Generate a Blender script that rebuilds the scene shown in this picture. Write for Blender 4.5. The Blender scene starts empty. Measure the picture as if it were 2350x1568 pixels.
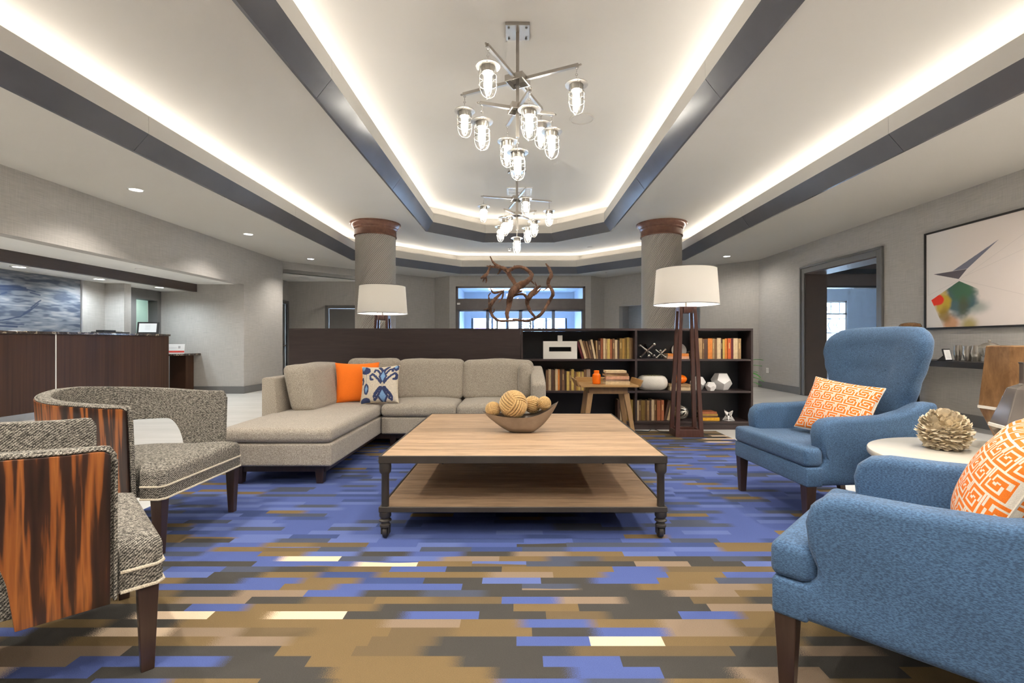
import bpy, bmesh, math, random
import numpy as np
from mathutils import Vector, Matrix
R = math.radians
PI = math.pi
random.seed(7)
rng = np.random.RandomState(11)
SC = bpy.context.scene
COL = SC.collection

# ------------------------------------------------------------------ camera
CAMZ, FPX, VX, VY = 1.10, 1100.0, 1190.0, 786.0
cd = bpy.data.cameras.new('camera'); cam = bpy.data.objects.new('camera', cd); COL.objects.link(cam)
cam.location = (0, 0, CAMZ); cam.rotation_euler = (PI/2, 0, 0)
cd.sensor_width = 36.0; cd.lens = FPX/2350*36.0
cd.shift_x = -(VX-1175)/2350; cd.shift_y = (VY-784)/2350
cd.clip_start = 0.05; cd.clip_end = 300
SC.camera = cam

# ------------------------------------------------------------------ world, light, exposure
W = bpy.data.worlds.new('daylight'); SC.world = W; W.use_nodes = True
bg = W.node_tree.nodes['Background']
bg.inputs[0].default_value = (0.50, 0.72, 1.0, 1); bg.inputs[1].default_value = 20.0
SC.view_settings.view_transform = 'Standard'; SC.view_settings.look = 'None'
SC.view_settings.gamma = 1.0; SC.view_settings.use_curve_mapping = False
SC.view_settings.exposure = 0.96
SC.cycles.max_bounces = 6; SC.cycles.diffuse_bounces = 4; SC.cycles.glossy_bounces = 2; SC.cycles.transmission_bounces = 3
SC.cycles.transparent_max_bounces = 16; SC.cycles.use_adaptive_sampling = True; SC.cycles.adaptive_threshold = 0.12; SC.cycles.adaptive_min_samples = 28
SC.cycles.sample_clamp_indirect = 8.0
COVE_W = 2.5           # watts per metre of cove strip
COVE_COL = (1.0, 0.93, 0.83)
SPOT_W = 170.0
LAMP_W = 40.0          # emission strength of lantern bulbs

def area(name, loc, rot, sx, sy, power, col=(1, 1, 1), portal=False):
    l = bpy.data.lights.new(name, 'AREA'); l.shape = 'RECTANGLE'; l.size = sx; l.size_y = sy
    l.energy = power; l.color = col
    if portal: l.cycles.is_portal = True
    o = bpy.data.objects.new(name, l); COL.objects.link(o); o.location = loc; o.rotation_euler = rot
    return o
area('daylight_portal_entrance', (0.05, 18.25, 1.3), (-PI/2, 0, 0), 3.8, 2.6, 1, portal=True)
area('daylight_portal_side_room', (9.93, 15.3, 1.6), (-PI/2, 0, 0), 0.9, 1.7, 1, portal=True)

def spot(name, loc, power, angle=110, blend=0.8, col=(1.0, 0.93, 0.84), r=0.05):
    l = bpy.data.lights.new(name, 'SPOT'); l.energy = power; l.spot_size = R(angle); l.spot_blend = blend
    l.color = col; l.shadow_soft_size = r
    o = bpy.data.objects.new(name, l); COL.objects.link(o); o.location = loc
    return o

# ------------------------------------------------------------------ ceiling tray geometry (shared by coves and ceilings)
Z0, ZM, ZI = 3.14, 3.70, 4.35
OUT = dict(w=4.08, yf=14.16, yb=-4.0, c=2.34)
INN = dict(w=2.137, yf=12.40, yb=-2.25, c=1.23)
def octa(o, s):
    w = o['w']-s; yf = o['yf']-s; yb = o['yb']+s; c = o['c']-s*(2-math.sqrt(2))
    return [(w, yb+c), (w, yf-c), (w-c, yf), (-(w-c), yf), (-w, yf-c), (-w, yb+c), (-(w-c), yb), (w-c, yb)]
def cove_lights(o, z, wpm, tag_):
    pts = octa(o, -0.09)
    for k in range(8):
        a, b = Vector(pts[k]), Vector(pts[(k+1) % 8]); d = b-a; L = d.length
        m = (a+b)/2
        xa = Vector((d.x, d.y, 0)).normalized(); inward = Vector((-xa.y, xa.x, 0))
        if inward.dot(Vector((0-m.x, 5-m.y, 0))) < 0: inward = -inward
        za = -(Vector((0, 0, 1))*math.cos(R(42))+inward*math.sin(R(42))); ya = za.cross(xa)
        rot = Matrix((xa, ya, za)).transposed().to_euler()
        area('cove_light_'+tag_, (m.x, m.y, z), rot, L-0.1, 0.06, wpm*L, COVE_COL)
cove_lights(OUT, Z0+0.335, COVE_W, 'outer')
cove_lights(INN, ZM+0.375, COVE_W, 'inner')
DOWN_SOFFIT = [(-5.10, 1.1), (-5.10, 3.75), (-5.10, 6.39), (-5.08, 9.01), (-5.07, 11.69), (4.92, 11.33), (4.92, 3.75), (4.92, 1.1)]
DOWN_DESK = [(-7.24, 6.95), (-7.25, 8.29), (-7.14, 9.53), (-7.24, 5.6)]
DOWN_MID = [(-3.1, 2.6), (3.1, 2.6), (-3.1, 0.2), (3.1, 0.2), (-3.0, -2.2), (3.0, -2.2), (0.0, -3.1)]  # last three, behind the viewer, are unseen and added for frontal fill
DOWN_IN = [(-1.1, 2.2), (1.1, 2.2), (-1.1, 0.4), (1.1, 0.4), (-0.8, -1.3), (0.8, -1.3)]  # rear pair is unseen, added to fill the scene from the front
for x, y in DOWN_SOFFIT:
    if x < 0: spot('downlight_beam', (x, y, Z0-0.03), SPOT_W*0.40, angle=130, blend=0.75)
    else: spot('downlight_beam', (x, y, Z0-0.03), SPOT_W*(0.24 if y > 10 else 0.9), angle=168, blend=0.7)  # near right pair is out of view, boosted to brighten the painting wall
for x, y in DOWN_DESK: spot('downlight_beam', (x, y, 2.17), SPOT_W*0.19, angle=165, blend=0.7, col=(0.84, 0.94, 1.0))
for x, y in DOWN_MID: spot('downlight_beam', (x, y, ZM-0.03), SPOT_W*(0.70 if y > 0 else 0.95), angle=160, blend=1.0)
for x, y in DOWN_IN: spot('downlight_beam', (x, y, ZI-0.03), SPOT_W*(0.55 if y > 0 else 0.8), angle=125 if y > 0 else 155, blend=1.0)

# ------------------------------------------------------------------ helpers
def tag(o, label=None, cat=None, group=None, kind=None):
    if label: o['label'] = label
    if cat: o['category'] = cat
    if group: o['group'] = group
    if kind: o['kind'] = kind
    return o
def thing(name, label, cat, loc=(0, 0, 0), rz=0, group=None):
    o = bpy.data.objects.new(name, None); COL.objects.link(o); o.empty_display_size = 0.1
    o.location = loc; o.rotation_euler = (0, 0, rz)
    return tag(o, label, cat, group)
def copy_tree(o, parent=None):
    c = o.copy(); COL.objects.link(c); c.parent = parent
    for ch in o.children: copy_tree(ch, c)
    return c
def clone(o, parent, loc=None, rot=None):
    c = o.copy(); COL.objects.link(c); c.parent = parent
    if loc is not None: c.location = loc
    if rot is not None: c.rotation_euler = rot
    return c

class MB:
    def __init__(s): s.v = []; s.f = []; s.uv = []
    def add(s, v, f, uv=None):
        b = len(s.v); s.v += [tuple(p) for p in v]; s.f += [tuple(b+i for i in q) for q in f]
        if uv is not None: s.uv += list(uv)
        return s
    def box(s, x0, x1, y0, y1, z0, z1):
        v = [(x0,y0,z0),(x1,y0,z0),(x1,y1,z0),(x0,y1,z0),(x0,y0,z1),(x1,y0,z1),(x1,y1,z1),(x0,y1,z1)]
        return s.add(v, [(3,2,1,0),(4,5,6,7),(0,1,5,4),(1,2,6,5),(2,3,7,6),(3,0,4,7)])
    def hexa(s, bot, top):
        return s.add(list(bot)+list(top), [(3,2,1,0),(4,5,6,7),(0,1,5,4),(1,2,6,5),(2,3,7,6),(3,0,4,7)])
    def prism(s, poly, a, b, axis='z'):
        n = len(poly)
        def m(p, t):
            return {'z': (p[0], p[1], t), 'x': (t, p[0], p[1]), 'y': (p[0], t, p[1])}[axis]
        v = [m(p, a) for p in poly]+[m(p, b) for p in poly]
        f = [tuple(range(n-1, -1, -1)), tuple(range(n, 2*n))]+[(i, (i+1) % n, n+(i+1) % n, n+i) for i in range(n)]
        return s.add(v, f)
    def rings(s, rs, close=True, capa=True, capb=True):
        n = len(rs[0]); v = [p for r in rs for p in r]; f = []
        for k in range(len(rs)-1):
            for i in range(n if close else n-1):
                j = (i+1) % n
                f.append((k*n+i, k*n+j, (k+1)*n+j, (k+1)*n+i))
        if capa: f.append(tuple(range(n-1, -1, -1)))
        if capb: f.append(tuple(range((len(rs)-1)*n, len(rs)*n)))
        return s.add(v, f)
    def tube(s, pts, r, n=8, caps=True, jit=0.0):
        P = [Vector(p) for p in pts]; N = len(P)
        rr = r if isinstance(r, (list, tuple)) else [r]*N
        t = [(P[min(i+1, N-1)]-P[max(i-1, 0)]).normalized() for i in range(N)]
        up = Vector((0, 0, 1)) if abs(t[0].z) < 0.9 else Vector((1, 0, 0))
        u = t[0].cross(up).normalized(); rs = []
        for i in range(N):
            u = (u-t[i]*u.dot(t[i])); u = u.normalized() if u.length > 1e-6 else t[i].orthogonal().normalized()
            w = t[i].cross(u)
            rs.append([P[i]+(u*math.cos(2*PI*k/n)+w*math.sin(2*PI*k/n))*rr[i]*(1+jit*random.uniform(-1, 1)) for k in range(n)])
        return s.rings(rs, capa=caps, capb=caps)
    def lathe(s, prof, n=24, c=(0, 0, 0), caps=True, ph=0.0):
        rs = [[(c[0]+r*math.cos(2*PI*k/n+ph), c[1]+r*math.sin(2*PI*k/n+ph), c[2]+z) for k in range(n)] for r, z in prof]
        return s.rings(rs, capa=caps and prof[0][0] > 0, capb=caps and prof[-1][0] > 0)
    def torus(s, c, R_, r, axis='z', n=16, m=6, sx=1.0):
        rs = []
        for i in range(n):
            a = 2*PI*i/n; ring = []
            for k in range(m):
                b = 2*PI*k/m; q = R_+r*math.cos(b)
                p = (q*math.cos(a)*sx, q*math.sin(a), r*math.sin(b))
                p = {'z': p, 'x': (p[2], p[1], p[0]), 'y': (p[1], p[2], p[0])}[axis]
                ring.append((c[0]+p[0], c[1]+p[1], c[2]+p[2]))
            rs.append(ring)
        rs.append(rs[0])
        return s.rings(rs, capa=False, capb=False)
    def sphere(s, c, r, n=16, m=10, sz=1.0):
        pr = [(max(1e-4, r*math.sin(PI*k/m)), -r*sz*math.cos(PI*k/m)) for k in range(m+1)]
        return s.lathe(pr, n, c)
    def soft(s, c, hx, hy, hz, r, seg=4, nin=6, crown=0.0, crown_all=0.0, wob=0.0, fn=None):
        def ax(h):
            q = [-h+r*(1-math.cos(PI/2*k/seg)) if False else -h+r*k/seg for k in range(seg)]
            mid = [-(h-r)+2*(h-r)*k/nin for k in range(nin+1)]
            return q+mid+[-x for x in reversed(q)]
        X, Y, Z = ax(hx), ax(hy), ax(hz); idx = {}; V = []; F = []
        H = (hx-r, hy-r, hz-r); seedv = random.random()*10
        def vid(x, y, z):
            k = (round(x, 5), round(y, 5), round(z, 5))
            if k in idx: return idx[k]
            p = [x, y, z]; i = [max(-H[a], min(H[a], p[a])) for a in range(3)]
            d = [p[a]-i[a] for a in range(3)]; L = math.sqrt(sum(q*q for q in d))
            if L > 1e-9: p = [i[a]+d[a]/L*r for a in range(3)]
            fx, fy, fz = max(0, 1-(p[0]/hx)**2), max(0, 1-(p[1]/hy)**2), max(0, 1-(p[2]/hz)**2)
            if crown: p[2] += crown*(fx*fy)**0.6*(1 if p[2] > 0 else 0)*min(1, max(0, p[2]/hz))
            if crown_all:
                sg = lambda q, h: max(-1, min(1, q/h))
                p[0] += crown_all*sg(p[0], hx)*(fy*fz)**0.7; p[1] += crown_all*sg(p[1], hy)*(fx*fz)**0.7; p[2] += crown_all*sg(p[2], hz)*(fx*fy)**0.7
            if wob:
                w = wob*(math.sin(9*p[0]+seedv)*math.cos(11*p[1]+seedv*2)+0.6*math.sin(17*p[0]+13*p[2]+seedv))
                p[2] += w; p[1] += w*0.6
            if fn: p = fn(p)
            idx[k] = len(V); V.append((p[0]+c[0], p[1]+c[1], p[2]+c[2])); return idx[k]
        for A, B, fixed in (('x', 'y', 'z'), ('x', 'z', 'y'), ('y', 'z', 'x')):
            L = {'x': X, 'y': Y, 'z': Z}
            for sg in (-1, 1):
                fv = {'x': hx, 'y': hy, 'z': hz}[fixed]*sg
                a, b = L[A], L[B]
                for i in range(len(a)-1):
                    for j in range(len(b)-1):
                        q = []
                        for (u, v) in ((a[i], b[j]), (a[i+1], b[j]), (a[i+1], b[j+1]), (a[i], b[j+1])):
                            d = {A: u, B: v, fixed: fv}; q.append(vid(d['x'], d['y'], d['z']))
                        F.append(tuple(q))
        return s.add(V, F)
    def mesh(s, name, bevel=0, seg=2, smooth=None, weld=False, bang=30):
        me = bpy.data.meshes.new(name); me.from_pydata(s.v, [], s.f)
        bm = bmesh.new(); bm.from_mesh(me)
        if weld: bmesh.ops.remove_doubles(bm, verts=bm.verts, dist=1e-5)
        bmesh.ops.recalc_face_normals(bm, faces=bm.faces)
        if bevel:
            es = [e for e in bm.edges if len(e.link_faces) == 2 and e.calc_face_angle(0) > R(bang)]
            bmesh.ops.bevel(bm, geom=es, offset=bevel, segments=seg, profile=0.5, affect='EDGES', clamp_overlap=True)
        bm.to_mesh(me); bm.free()
        if s.uv and len(s.uv) == len(me.vertices):
            a = me.attributes.new('puv', 'FLOAT_VECTOR', 'POINT'); a.data.foreach_set('vector', np.array(s.uv, dtype=np.float32).ravel())
        if smooth is not None:
            me.shade_smooth()
            if smooth < 180: me.set_sharp_from_angle(angle=R(smooth))
        return me
    def build(s, name, m, parent=None, loc=None, rot=None, **kw):
        me = s.mesh(name, **kw); me.materials.append(m)
        o = bpy.data.objects.new(name, me); COL.objects.link(o); o.parent = parent
        if loc is not None: o.location = loc
        if rot is not None: o.rotation_euler = rot
        return o

# ------------------------------------------------------------------ materials
class NT:
    def __init__(s, name):
        s.m = bpy.data.materials.new(name); s.m.use_nodes = True; s.t = s.m.node_tree
        s.b = s.t.nodes['Principled BSDF']; s.out = s.t.nodes['Material Output']
    def n(s, typ, **kw):
        nd = s.t.nodes.new(typ)
        for k, v in kw.items():
            if k.startswith('i_'):
                key = k[2:]; key = int(key) if key.isdigit() else key.replace('_', ' ')
                sock = nd.inputs[key]
                if isinstance(v, bpy.types.NodeSocket): s.t.links.new(v, sock)
                else: sock.default_value = v
            else: setattr(nd, k, v)
        return nd
    def link(s, a, b): s.t.links.new(a, b)
    def math(s, op, a, b=0.0, c=0.0, clamp=False):
        nd = s.t.nodes.new('ShaderNodeMath'); nd.operation = op; nd.use_clamp = clamp
        for i, v in enumerate((a, b, c)):
            if isinstance(v, bpy.types.NodeSocket): s.t.links.new(v, nd.inputs[i])
            else: nd.inputs[i].default_value = v
        return nd.outputs[0]
    def ramp(s, fac, stops, interp='LINEAR'):
        nd = s.t.nodes.new('ShaderNodeValToRGB'); r = nd.color_ramp; r.interpolation = interp
        while len(r.elements) < len(stops): r.elements.new(0.5)
        for e, (p, c) in zip(r.elements, stops): e.position = p; e.color = (*c, 1) if len(c) == 3 else c
        s.link(fac, nd.inputs[0]); return nd.outputs[0]
    def mix(s, fac, a, b, mode='MIX'):
        nd = s.t.nodes.new('ShaderNodeMix'); nd.data_type = 'RGBA'; nd.blend_type = mode
        for sock, v in ((nd.inputs[0], fac), (nd.inputs[6], a), (nd.inputs[7], b)):
            if isinstance(v, bpy.types.NodeSocket): s.t.links.new(v, sock)
            elif isinstance(v, (int, float)): sock.default_value = v
            else: sock.default_value = (*v, 1) if len(v) == 3 else v
        return nd.outputs[2]
    def coord(s, scale=(1, 1, 1), rot=(0, 0, 0), which='Object', attr=None):
        src = s.n('ShaderNodeAttribute', attribute_name=attr).outputs['Vector'] if attr else s.n('ShaderNodeTexCoord').outputs[which]
        mp = s.n('ShaderNodeMapping', i_Scale=scale, i_Rotation=rot); s.link(src, mp.inputs[0]); return mp.outputs[0]
    def noise(s, vec, scale=5, detail=3, rough=0.55, dist=0.0):
        nd = s.n('ShaderNodeTexNoise', i_Scale=scale, i_Detail=detail, i_Roughness=rough, i_Distortion=dist); s.link(vec, nd.inputs['Vector']); return nd.outputs[0]
    def bump(s, h, strength=0.3, dist=0.01):
        nd = s.n('ShaderNodeBump', i_Strength=strength, i_Distance=dist); s.link(h, nd.inputs['Height']); s.link(nd.outputs[0], s.b.inputs['Normal'])
    def set(s, col=None, rough=None, metal=None, **kw):
        for k, v in (('Base Color', col), ('Roughness', rough), ('Metallic', metal)):
            if v is None: continue
            if isinstance(v, bpy.types.NodeSocket): s.link(v, s.b.inputs[k])
            elif k == 'Base Color': s.b.inputs[k].default_value = (*v, 1)
            else: s.b.inputs[k].default_value = v
        for k, v in kw.items(): s.b.inputs[k.replace('_', ' ')].default_value = v
        return s

def plain(name, col, rough=0.5, metal=0.0, var=0.08, vs=6.0, bump=0.0, bs=80.0, **kw):
    t = NT(name); v = t.coord()
    nz = t.noise(v, vs, 4)
    lo = tuple(c*(1-var) for c in col); hi = tuple(min(1, c*(1+var)) for c in col)
    t.set(t.ramp(nz, [(0.3, lo), (0.7, hi)]), rough, metal, **kw)
    if bump: t.bump(t.noise(v, bs, 3), bump, 0.004)
    return t.m
def emit(name, col, strength):
    t = NT(name); t.b.inputs['Base Color'].default_value = (*col, 1)
    t.b.inputs['Emission Color'].default_value = (*col, 1); t.b.inputs['Emission Strength'].default_value = strength
    return t.m
def fabric(name, c0, c1, scale=(400, 400, 400), bump=0.35, rough=0.95, big=0.06, sheen=0.2, mid=(0.4, 0.6), bd=0.003):
    t = NT(name); v = t.coord(scale); v2 = t.coord((5, 5, 5))
    nz = t.noise(v, 1.0, 3, 0.6)
    c = t.ramp(nz, [(mid[0], c0), (mid[1], c1)])
    b = t.noise(v2, 1.0, 3)
    c = t.mix(1.0, c, t.ramp(b, [(0.3, (1-big,)*3), (0.7, (1+big*0.0,)*3)]), 'MULTIPLY')
    t.set(c, rough); t.b.inputs['Sheen Weight'].default_value = sheen
    t.bump(nz, bump, bd)
    return t.m
def wood(name, c0, c1, axis='x', scale=1.0, rough=0.45, contrast=(0.3, 0.7), bump=0.1, dist=1.2, stretch=14.0, piece=False):
    t = NT(name); s = {'x': (1, stretch, stretch), 'y': (stretch, 1, stretch), 'z': (stretch, stretch, 1)}[axis]
    v = t.coord(tuple(q*scale for q in s))
    a = t.noise(v, 1.6, 5, 0.6, dist); b = t.noise(v, 7.0, 3, 0.6, 0.3)
    f = t.math('ADD', t.math('MULTIPLY', a, 0.7), t.math('MULTIPLY', b, 0.3))
    c = t.ramp(f, [(contrast[0], c0), (contrast[1], c1)])
    if piece:
        rn = t.n('ShaderNodeObjectInfo').outputs['Random']
        c = t.mix(1.0, c, t.ramp(rn, [(0.0, (0.80, 0.78, 0.75)), (1.0, (1.10, 1.08, 1.05))]), 'MULTIPLY')
    t.set(c, rough)
    if bump: t.bump(b, bump, 0.003)
    return t.m
def glassy(name, tint=(1, 1, 1), gloss=1.0):
    t = NT(name); t.t.nodes.remove(t.b)
    tr = t.n('ShaderNodeBsdfTransparent'); tr.inputs[0].default_value = (*tint, 1)
    gl = t.n('ShaderNodeBsdfGlossy'); gl.inputs['Roughness'].default_value = 0.02
    lw = t.n('ShaderNodeLayerWeight'); lw.inputs[0].default_value = 0.25
    f = t.math('MULTIPLY', lw.outputs['Fresnel'], gloss, clamp=True)
    mx = t.n('ShaderNodeMixShader'); t.link(f, mx.inputs[0]); t.link(tr.outputs[0], mx.inputs[1]); t.link(gl.outputs[0], mx.inputs[2])
    t.link(mx.outputs[0], t.out.inputs[0]); return t.m
def attr_mat(name, rough=0.9, bump=0.0):
    t = NT(name); a = t.n('ShaderNodeAttribute', attribute_name='Col'); t.set(a.outputs['Color'], rough)
    if bump: t.bump(t.noise(t.coord((300, 300, 300)), 1.0, 2), bump, 0.002)
    return t.m

M = {}
def grasscloth(name, c0, c1):
    t = NT(name); v = t.coord((6, 6, 220)); v2 = t.coord((160, 160, 4)); v3 = t.coord((1.2, 1.2, 1.2))
    a = t.noise(v, 1.0, 3, 0.6); b = t.noise(v2, 1.0, 2)
    f = t.math('ADD', t.math('MULTIPLY', a, 0.6), t.math('MULTIPLY', b, 0.4))
    c = t.ramp(f, [(0.35, c0), (0.65, c1)])
    t.set(c, 0.8); t.bump(f, 0.15, 0.002); return t.m
M['wall'] = grasscloth('grasscloth_wallcovering', (0.39, 0.37, 0.345), (0.525, 0.50, 0.468))
M['ceil'] = plain('ceiling_paint', (0.57, 0.545, 0.505), 0.9, var=0.015, vs=1.0)
M['soffit'] = plain('white_soffit_paint', (0.86, 0.845, 0.81), 0.9, var=0.015, vs=1.0)
M['fascia'] = plain('dark_fascia_paint', (0.105, 0.105, 0.118), 0.20, var=0.06, vs=2.0)
M['trim'] = plain('grey_trim_paint', (0.16, 0.155, 0.15), 0.4, var=0.04)
M['brownpaint'] = plain('brown_jamb_paint', (0.10, 0.075, 0.065), 0.45, var=0.05)
M['beam'] = wood('dark_beam_veneer', (0.05, 0.035, 0.03), (0.075, 0.055, 0.048), 'y', 1.0, 0.4)
def floor_mat():
    t = NT('cream_polished_tile'); v = t.coord((1, 1, 1)); n1 = t.noise(t.coord((0.5, 3.0, 1)), 1.6, 4)
    c = t.ramp(n1, [(0.3, (0.70, 0.69, 0.655)), (0.7, (0.78, 0.77, 0.735))])
    br = t.n('ShaderNodeTexBrick', offset=0.0); t.link(v, br.inputs['Vector'])
    for k, q in (('Scale', 1.0), ('Mortar Size', 0.003), ('Brick Width', 0.9), ('Row Height', 0.9), ('Mortar Smooth', 0.1)): br.inputs[k].default_value = q
    c = t.mix(t.math('MULTIPLY', br.outputs['Fac'], 0.25), c, (0.5, 0.48, 0.44))
    t.set(c, 0.22); return t.m
M['floor'] = floor_mat()
def carpet_mat():
    t = NT('banded_carpet'); sp = t.n('ShaderNodeSeparateXYZ'); t.link(t.n('ShaderNodeTexCoord').outputs['Object'], sp.inputs[0])
    x, y = sp.outputs[0], sp.outputs[1]
    row = t.math('FLOOR', t.math('DIVIDE', y, 0.056))
    wn = t.n('ShaderNodeTexWhiteNoise', noise_dimensions='1D'); t.link(row, wn.inputs['W'])
    xo = t.math('ADD', t.math('DIVIDE', x, 0.27), t.math('MULTIPLY', wn.outputs[0], 37.0))
    blk = t.math('FLOOR', xo); fx = t.math('SUBTRACT', xo, blk)
    def hash3(b):
        cv = t.n('ShaderNodeCombineXYZ'); t.link(b, cv.inputs[0]); t.link(row, cv.inputs[1])
        w = t.n('ShaderNodeTexWhiteNoise', noise_dimensions='3D'); t.link(cv.outputs[0], w.inputs['Vector'])
        s = t.n('ShaderNodeSeparateColor'); t.link(w.outputs['Color'], s.inputs[0]); return w.outputs['Value'], s.outputs[1], s.outputs[2]
    zn = t.noise(t.coord((0.55, 1.4, 1)), 1.3, 2)
    def mr(v, a, b, c, d):
        m = t.n('ShaderNodeMapRange'); m.clamp = True; t.link(v, m.inputs[0])
        for k, q in enumerate((a, b, c, d)): m.inputs[k+1].default_value = q
        return m.outputs[0]
    up = mr(y, 2.0, 2.75, 0.0, 1.0); dn = mr(y, 4.6, 5.7, 1.0, 0.0)
    zone = t.math('ADD', t.math('MULTIPLY', t.math('MULTIPLY', up, dn), 1.05), t.math('MULTIPLY', t.math('SUBTRACT', zn, 0.5), 0.35))
    gold, gold2, char, tan, blue, blue2, blue3, cream = (0.185, 0.128, 0.062), (0.145, 0.105, 0.058), (0.064, 0.060, 0.054), (0.25, 0.185, 0.13), (0.082, 0.115, 0.30), (0.115, 0.155, 0.36), (0.055, 0.080, 0.20), (0.72, 0.56, 0.40)
    def colour(b):
        h, h2, h3 = hash3(b)
        br = t.ramp(h, [(0.0, gold), (0.22, char), (0.50, gold2), (0.62, tan), (0.75, blue), (0.84, char), (0.962, cream)], 'CONSTANT')
        bl = t.ramp(h, [(0.0, blue), (0.33, blue3), (0.48, blue2), (0.68, (0.075, 0.085, 0.12)), (0.84, gold), (0.90, blue)], 'CONSTANT')
        sel = t.math('LESS_THAN', h2, zone)
        return t.mix(sel, br, bl), h3
    c0, e0 = colour(blk); c1, e1 = colour(t.math('ADD', blk, 1.0))
    gr = t.noise(t.coord((260, 420, 1)), 1.0, 2, 0.7)
    fade = t.math('MULTIPLY', t.math('GREATER_THAN', e0, 0.45), mr(t.math('ADD', fx, t.math('MULTIPLY', t.math('SUBTRACT', gr, 0.5), 0.6)), 0.80, 1.0, 0.0, 1.0))
    c = t.mix(fade, c0, c1)
    c = t.mix(1.0, c, t.ramp(gr, [(0.25, (0.78,)*3), (0.75, (1.08,)*3)]), 'MULTIPLY')
    t.set(c, 1.0); t.b.inputs['Specular IOR Level'].default_value = 0.1
    t.bump(gr, 0.5, 0.004); return t.m
M['carpet'] = carpet_mat()
M['column'] = None
def column_mat():
    t = NT('diagonal_weave_column'); v = t.coord(attr='puv')
    sp = t.n('ShaderNodeSeparateXYZ'); t.link(v, sp.inputs[0])
    d = t.math('ADD', sp.outputs[0], t.math('MULTIPLY', sp.outputs[1], -0.8))
    w = t.math('SINE', t.math('MULTIPLY', d, 2*PI/0.042))
    t.set(t.ramp(t.math('ADD', t.math('MULTIPLY', w, 0.5), 0.5), [(0.1, (0.25, 0.225, 0.20)), (0.8, (0.43, 0.395, 0.355))]), 0.75)
    t.bump(w, 0.6, 0.006); return t.m
M['column'] = column_mat()
M['copper'] = plain('copper_stain', (0.17, 0.078, 0.052), 0.25, 0.15, var=0.2, vs=12)
M['steel'] = plain('brushed_nickel', (0.46, 0.43, 0.39), 0.32, 0.9, var=0.06)
M['steeldark'] = plain('dark_nickel', (0.25, 0.24, 0.23), 0.4, 0.8)  # darker nickel tone for bolts, screws and support rods
M['chrome'] = plain('chrome', (0.80, 0.76, 0.72), 0.08, 1.0, var=0.02)
M['glass'] = glassy('clear_glass', (0.97, 0.98, 0.98), 0.45)
M['glassblue'] = glassy('door_glass', (0.90, 0.94, 0.98), 0.6)
M['bulb'] = emit('lantern_bulb', (1.0, 0.93, 0.82), LAMP_W)
M['led'] = emit('downlight_lens', (0.95, 0.98, 1.0), 9.0)
M['darkwood'] = wood('espresso_wood', (0.028, 0.018, 0.018), (0.050, 0.033, 0.031), 'x', 1.0, 0.4)
M['shelfback'] = plain('bookcase_back_board', (0.012, 0.013, 0.018), 0.45)
M['legwood'] = wood('dark_leg_wood', (0.030, 0.016, 0.012), (0.055, 0.030, 0.022), 'z', 1.0, 0.3)
M['redwood'] = wood('mahogany_lamp_wood', (0.055, 0.022, 0.016), (0.095, 0.040, 0.030), 'z', 1.0, 0.3)
M['oak'] = wood('oak', (0.30, 0.17, 0.06), (0.42, 0.25, 0.10), 'x', 2.0, 0.4, bump=0.05)
M['oakleg'] = wood('oak_leg', (0.24, 0.14, 0.06), (0.36, 0.21, 0.09), 'z', 2.0, 0.45, bump=0.05)
M['plank'] = wood('reclaimed_plank', (0.165, 0.102, 0.058), (0.45, 0.308, 0.195), 'x', 1.0, 0.55, (0.26, 0.58), 0.3, 1.0, 10, True)
M['iron'] = plain('dark_iron', (0.070, 0.062, 0.055), 0.5, 0.6, var=0.15, bump=0.05)
def zebrano():
    t = NT('zebrano_veneer'); v = t.coord((34, 34, 0.55), (R(4), R(3), 0)); a = t.noise(v, 1.0, 2, 0.45, 0.25); b = t.noise(t.coord((90, 90, 2)), 1.0, 3)
    f = t.math('ADD', t.math('MULTIPLY', a, 0.82), t.math('MULTIPLY', b, 0.18))
    t.set(t.ramp(f, [(0.36, (0.016, 0.008, 0.006)), (0.485, (0.045, 0.017, 0.010)), (0.53, (0.24, 0.072, 0.018)), (0.60, (0.36, 0.12, 0.028)), (0.67, (0.11, 0.035, 0.014))]), 0.28)
    return t.m
M['zebra'] = zebrano()
def deskwood():
    t = NT('striped_desk_veneer'); v = t.coord((1, 30, 0.5)); a = t.noise(v, 1.0, 4, 0.6); b = t.noise(t.coord((1, 4, 0.2)), 1.0, 3)
    f = t.math('ADD', t.math('MULTIPLY', a, 0.55), t.math('MULTIPLY', b, 0.45))
    t.set(t.ramp(f, [(0.35, (0.040, 0.020, 0.013)), (0.65, (0.080, 0.038, 0.022))]), 0.42); t.b.inputs['Specular IOR Level'].default_value = 0.2; return t.m
M['deskwood'] = deskwood()
def marble():
    t = NT('dark_veined_marble'); a = t.noise(t.coord((6, 6, 6)), 1.5, 6, 0.65, 1.5)
    t.set(t.ramp(a, [(0.40, (0.035, 0.025, 0.022)), (0.56, (0.08, 0.06, 0.05)), (0.62, (0.55, 0.45, 0.32)), (0.68, (0.10, 0.075, 0.06))]), 0.12); return t.m
M['marble'] = marble()
M['sofa'] = fabric('taupe_chenille', (0.21, 0.18, 0.143), (0.50, 0.445, 0.37), (190, 190, 210), 0.45, mid=(0.36, 0.64))
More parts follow.
